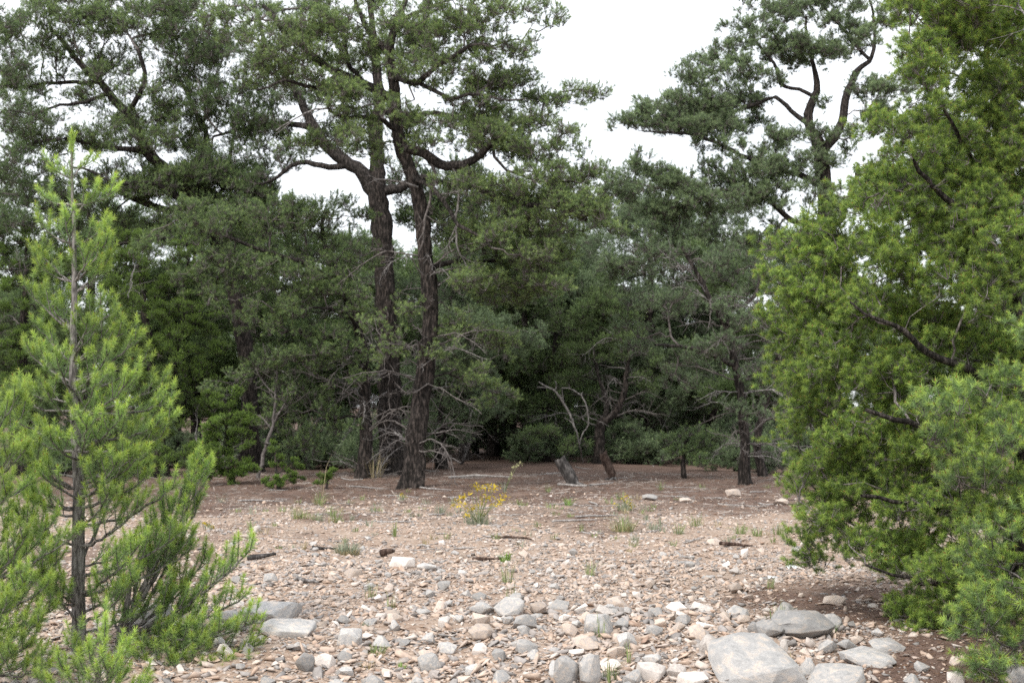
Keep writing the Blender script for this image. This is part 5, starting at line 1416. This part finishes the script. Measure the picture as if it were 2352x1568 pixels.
TF = [(690, 1192, 34, 56, 'grass', 'bunch of grass with dry brown base at back left of the gravel', 60, 'dry'), (725, 1195, 24, 34, 'grass', 'small grass tuft right of the brown based bunch', 40, None), (772, 1200, 38, 30, 'grass', 'upright green grass tuft left of the middle trunks on the gravel', 46, None),
      (797, 1275, 38, 70, 'sage', 'rounded grey green mound of sage like grass at left middle', 150, 'dry'), (905, 1232, 40, 16, 'grass', 'narrow upright grass tuft below the middle trunks', 26, None), (1160, 1290, 28, 34, 'bright', 'bright green clump on the middle gravel', 50, None), (1165, 1338, 62, 44, 'grass', 'tall wispy stems standing in the very middle of the gravel', 30, None),
      (1180, 1376, 50, 50, 'grass', 'sparse thin stems just behind the blocky grey rock', 20, None), (1355, 1325, 46, 30, 'grass', 'wiry green tuft before the small cream stone', 36, None), (1432, 1220, 46, 70, 'grass', 'large pale grass clump below the right yellow flowers', 80, 'dry'), (1306, 1160, 24, 22, 'bright', 'little fresh green tuft right of the main yellow flowers', 44, None),
      (735, 1158, 36, 34, 'grass', 'pale tall grass at the litter edge below the juniper seedlings', 44, 'dry'), (860, 1098, 70, 44, 'dry', 'yellowish dry grass standing left of the thick dark trunk', 44, None), (738, 1140, 110, 10, 'dry', 'single very tall dry grass stalk by the tiny juniper seedling', 5, None), (1908, 1448, 22, 50, 'bright', 'green grass tuft at the right foot of the pitted boulder', 60, None),
      (1790, 1428, 56, 70, 'grass', 'wispy shrub like grass above the pitted boulder', 44, None), (1770, 1352, 34, 24, 'grass', 'thin dark green tuft near the white scraps', 26, None), (868, 1505, 30, 50, 'grass', 'pair of pale grass clumps among cobbles at lower left', 60, 'dry'), (842, 1536, 30, 44, 'dry', 'dry grass clump among cobbles near the bottom left', 40, None),
      (1600, 1208, 34, 40, 'grass', 'grass tuft on the reddish soil at right', 40, None), (1700, 1228, 30, 36, 'grass', 'left one of three grass tufts in a row near the bushy pinyon', 44, None), (1738, 1232, 26, 34, 'grass', 'middle one of three grass tufts in a row near the bushy pinyon', 44, None), (1790, 1228, 30, 40, 'grass', 'right one of three grass tufts in a row near the bushy pinyon', 44, None),
      (1560, 1226, 36, 34, 'grass', 'grass tuft left of the brown wood chunk', 36, None), (1500, 1216, 24, 40, 'sage', 'greyish low plant right of the large pale grass clump', 40, None), (1375, 1462, 60, 40, 'grass', 'thin green stems in front of the large sloping grey rock', 16, None), (1402, 1568, 70, 44, 'grass', 'thin stems rising beside the right standing block stone', 26, None), (1400, 1560, 36, 50, 'sage', 'scrubby grey plant in the gap right of the standing block stones', 40, None),
      (850, 1372, 54, 46, 'grass', 'sparse tall stems on the left gravel below the sage mound', 18, None), (900, 1395, 44, 30, 'grass', 'thin stemmed weed right of the sparse tall stems', 14, None), (1445, 1520, 60, 24, 'grass', 'few thin stems before the light grey sloping rock', 12, None), (1745, 1560, 40, 24, 'grass', 'thin stems in front of the largest flat boulder', 12, None), (1812, 1528, 40, 18, 'dry', 'dry little tuft right of the white oval stone', 20, None),
      (575, 1215, 26, 24, 'grass', 'small tuft left of the round white stone', 26, None), (840, 1440, 14, 30, 'sage', 'grey green rosette right of the rounded boulder', 30, None), (925, 1536, 22, 30, 'bright', 'small leafy weed at the bottom left cobbles', 26, None), (1460, 1245, 22, 30, 'sage', 'low grey plant on the bare reddish soil', 30, None), (1010, 1180, 30, 34, 'sage', 'grey green weed left of the main yellow flowers', 40, None)]
for i, q in enumerate(TF):
    tuft(q[0], q[1], q[2], q[3], q[4], q[5], 800 + i, q[6], under=q[7], w=0.0045 if q[1] > 1300 else 0.007, lean=.35 if q[6] < 32 else .6)
rt = R_(850)
for i in range(96):
    px, py = rt.uniform(500, 1800), rt.uniform(1120, 1270)
    if i >= 60: px, py = rt.choice([1000, 1240, 1440, 740]) + rt.normal(0, 60), rt.choice([1180, 1165, 1200]) + rt.normal(0, 14)
    k = rt.random(); ms = 'grass' if k < .5 else 'sage' if k < .8 else 'dry'
    side = 'left' if px < 900 else 'middle' if px < 1350 else 'right'
    w_ = {'grass': 'pale green wisp of grass', 'sage': 'greyish low weed', 'dry': 'dry straw wisp'}[ms]
    tuft(px, py, rt.uniform(10, 26), rt.uniform(16, 36), ms, f'{w_} scattered over the back {side} of the clearing', 860 + i, 18, group=f'{w_}, many at the back {side}', w=0.007, lean=.7)


def flower_bush(px, py, heads, stems_h, label, seed, name='flower_bush', ms='yellow', nst=60, spread=60):
    r = R_(seed); p = G(px, py); s_ = p[1] / F
    root = empty(name, p, label, 'flower')
    V, T, ti = blades(r, nst, stems_h * s_, spread * s_, 0.008, .5)
    o = add('leaves', mesh_np('leaves', V, T, M['sage'], {'tint': ti}), root); o['kind'] = 'stuff'
    for (hx, hy, hr) in heads:
        c = P(hx, hy, p[1] + r.uniform(-.2, .2)) - p
        V, Q = tube(np.array([[0, 0, 0.02], c * .5 + np.array([0, 0, .05]), c]), np.array([.005, .004, .003]), 3)
        st = add('stem', mesh_np('stem', V, Q, M['grass'], {'tint': np.full(len(Q), .4)}), root)
        n_ = int(13 * (hr / 10) ** 1.5) + 5
        off = r.normal(0, 1, (n_, 3)) * hr * s_ * np.array([.55, .5, .38])
        B = c + off
        v1, v2 = r.normal(0, .014, (2, n_, 3))
        V = np.stack([B - v1, B + v1, B + v2], 1).reshape(-1, 3)
        o = add('flower_head', mesh_np('flower_head', V, np.arange(n_ * 3).reshape(-1, 3), M[ms], {'tint': r.random(n_)}), st); o['kind'] = 'stuff'


flower_bush(1098, 1206, [(1050, 1148, 9), (1062, 1158, 13), (1075, 1165, 13), (1088, 1172, 14), (1100, 1160, 10), (1110, 1146, 12), (1123, 1142, 12), (1104, 1122, 12), (1120, 1116, 13), (1092, 1116, 10), (1136, 1118, 11), (1150, 1150, 13), (1156, 1140, 12), (1130, 1160, 11), (1082, 1132, 6), (1065, 1142, 10), (1040, 1160, 7), (1108, 1182, 8), (1128, 1125, 9), (1145, 1158, 7), (1073, 1194 - 12, 8)], 40, 'large yellow flowered bush at the litter edge in the middle', 761, nst=110, spread=90)
flower_bush(1436, 1172, [(1414, 1158, 8), (1424, 1148, 10), (1434, 1142, 9), (1444, 1146, 9), (1450, 1158, 9), (1460, 1163, 7), (1440, 1154, 8), (1428, 1160, 7)][::2], 26, 'smaller yellow flowered bush right of the large one', 762, nst=70, spread=56)
flower_bush(925, 1150, [(923, 1136, 7), (930, 1140, 5)], 22, 'tiny yellow flowered weed at the foot of the twisted trunk', 763, nst=20, spread=30)
flower_bush(478, 1215, [(472, 1200, 6), (484, 1206, 6), (487, 1210, 5)], 18, 'little yellow flowers by the pine boughs at left', 764, nst=20, spread=30)
flower_bush(1160, 1130, [(1190, 1066, 9), (1180, 1072, 6), (1176, 1088, 5), (1170, 1098, 4)], 30, 'leaning pale seed stalk above the large yellow flowers', 765, name='seed_stalk', ms='cream', nst=16, spread=16)

# yucca
ry = R_(770); py_ = G(742, 1058)
root = empty('yucca', py_, 'spiky yucca with stiff narrow leaves deep under the spreading pine', 'plant')
for k in range(26):
    a_ = ry.uniform(0, 6.28); el = ry.uniform(.25, 1.35); L = ry.uniform(.4, .55)
    d = np.array([math.cos(a_) * math.cos(el), math.sin(a_) * math.cos(el), math.sin(el)]); sdv = unit(np.cross(d, [0, 0, 1.0])); up = np.cross(sdv, d)
    b_ = np.array([0, 0, .08]); V = []
    for t_, w_ in ((0, .016), (.4, .02), (.8, .012), (1, .001)):
        c = b_ + d * L * t_; V += [c - sdv * w_, c + up * w_ * -.5, c + sdv * w_]
    V = np.array(V); Q = np.array([[i * 3 + j, i * 3 + j + 1, i * 3 + 4 + j, i * 3 + 3 + j] for i in range(3) for j in range(2)])
    add('leaf', mesh_np('leaf', V, Q, M['yucca'], {'tint': np.full(len(Q), ry.random())}), root)

# white scraps
m, n, l, b = mat('white_paper'); b.inputs['Base Color'].default_value = (.72, .73, .75, 1); b.inputs['Roughness'].default_value = .7
M['paper'] = m
for px, py, sz, lab in ((1818, 1313, .09, 'crumpled white scrap beside the lowest bough of the bushy pinyon'), (1773, 1335, .07, 'narrow white scrap near the thin dark green tuft')):
    r = R_(int(px)); p = G(px, py)
    gx_, gy_ = np.meshgrid(np.linspace(-.5, .5, 6), np.linspace(-.5, .5, 6))
    V = np.stack([gx_.ravel() * sz * 1.2, gy_.ravel() * sz * .7, r.uniform(0, .5, 36) * sz + .3 * sz], 1)
    ii = (np.arange(5)[:, None] * 6 + np.arange(5)[None]).ravel()
    o = add('white_scrap', mesh_np('white_scrap', V, np.stack([ii, ii + 1, ii + 7, ii + 6], 1), M['paper'], None, True), None, p)
    tag(o, lab, 'litter')

# fallen needles and twig bits
rl = R_(780)
def lay(name, n, box, L, w, cols, seed, label, thr=0.3):
    r = R_(seed)
    x = r.uniform(box[0], box[1], n * 3); y = r.uniform(box[2], box[3], n * 3)
    k = litter(x, y) > thr + r.uniform(-.25, .25, n * 3)
    x, y = x[k][:n], y[k][:n]; n_ = len(x)
    a_ = r.uniform(0, 6.28, n_); ln = L * r.uniform(.5, 1.3, n_)
    d = np.stack([np.cos(a_), np.sin(a_), r.normal(0, .18, n_)], 1); sdv = np.stack([-np.sin(a_), np.cos(a_), r.normal(0, .5, n_)], 1)
    z = gz(x, y) + np.clip((30 - y) / 10, 0, 1) * ((vnoise(x, y, 3.0, 11) - .5) * .03 + (vnoise(x, y, 9.0, 12) - .5) * .02)
    p = np.stack([x, y, z + r.uniform(.004, .016, n_)], 1)
    V = np.stack([p - d * ln[:, None] * .5 - sdv * w, p - d * ln[:, None] * .5 + sdv * w, p + d * ln[:, None] * .5], 1).reshape(-1, 3)
    o = add(name, mesh_np(name, V, np.arange(n_ * 3).reshape(-1, 3), M[cols], {'tint': r.random(n_)}))
    tag(o, label, None, None, 'stuff')


M['fallen'] = leafmat('fallen_red_brown_needles', (0.19, 0.115, 0.075))
M['bits'] = leafmat('bleached_twig_bits', (0.3, 0.26, 0.23))
lay('fallen_needles', 22000, (0.8, 6.5, 7.6, 14), .055, .0022, 'fallen', 781, 'red brown fallen needles under the bushy pinyon')
lay('fallen_needles', 14000, (-9, 10, 17, 30), .09, .005, 'fallen', 782, 'red brown fallen needles under the far pines')
lay('twig_bits', 8000, (-9, 10, 16, 32), .26, .0075, 'bits', 783, 'grey broken twig bits strewn over the needle litter', .25)


# ------------------------------------------------------------------ low shrubs that close the view under the far trees
rq = R_(790); pq = G(1480, 1046)
pine('low_shrub', pq, 'low grey green shrub deep under the trees behind the stumps', 'low shrubs deep under the trees',
     [[(1480, 1046, 6), (1482, 1030, 5), (1478, 1005, 3)]], pq[1], [(1480, 1020, 46, 20, 0), (1450, 1028, 36, 16, -.2), (1512, 1026, 40, 18, .2), (1490, 1000, 30, 16, 0), (1462, 1008, 26, 14, .2)], 34, 8, 18, 0.05, 0.010, 0.11, 'pine_far', rq, cr=0.14, tint=(0.3, 0.6), zmin=0.05, per=3, cl_r=.2, upb=.7, cat='shrub', ndead=0)
sh0 = [o for o in bpy.data.objects if o.get('group') == 'low shrubs deep under the trees'][0]
for i in range(86):
    y = rq.uniform(36, 52) if i < 34 else rq.uniform(31, 38); x = (rq.uniform(-.36, .34) if i < 34 else rq.uniform(-.37, -.1) if i < 52 else rq.uniform(.1, .3)) * y
    if 66 <= i < 74: continue
    if 58 <= i < 74: y = rq.uniform(36, 45); x = rq.uniform(-.08, .1) * y
    if i >= 74: y = rq.uniform(44, 60); x = rq.uniform(.05, .2) * y
    c = copy_tree(sh0); c.location = (x, y, gzf(x, y)); c.rotation_euler.z = rq.uniform(0, 6.28)
    k = rq.uniform(.8, 1.7) * (1.5 if i >= 74 else 1); c.scale = (k * rq.uniform(.9, 1.3), k, k * rq.uniform(.8, 1.2))
    c['label'] = f'low grey green shrub deep {behind(x, y)}'; c['group'] = f'low shrubs deep {behind(x, y)}'
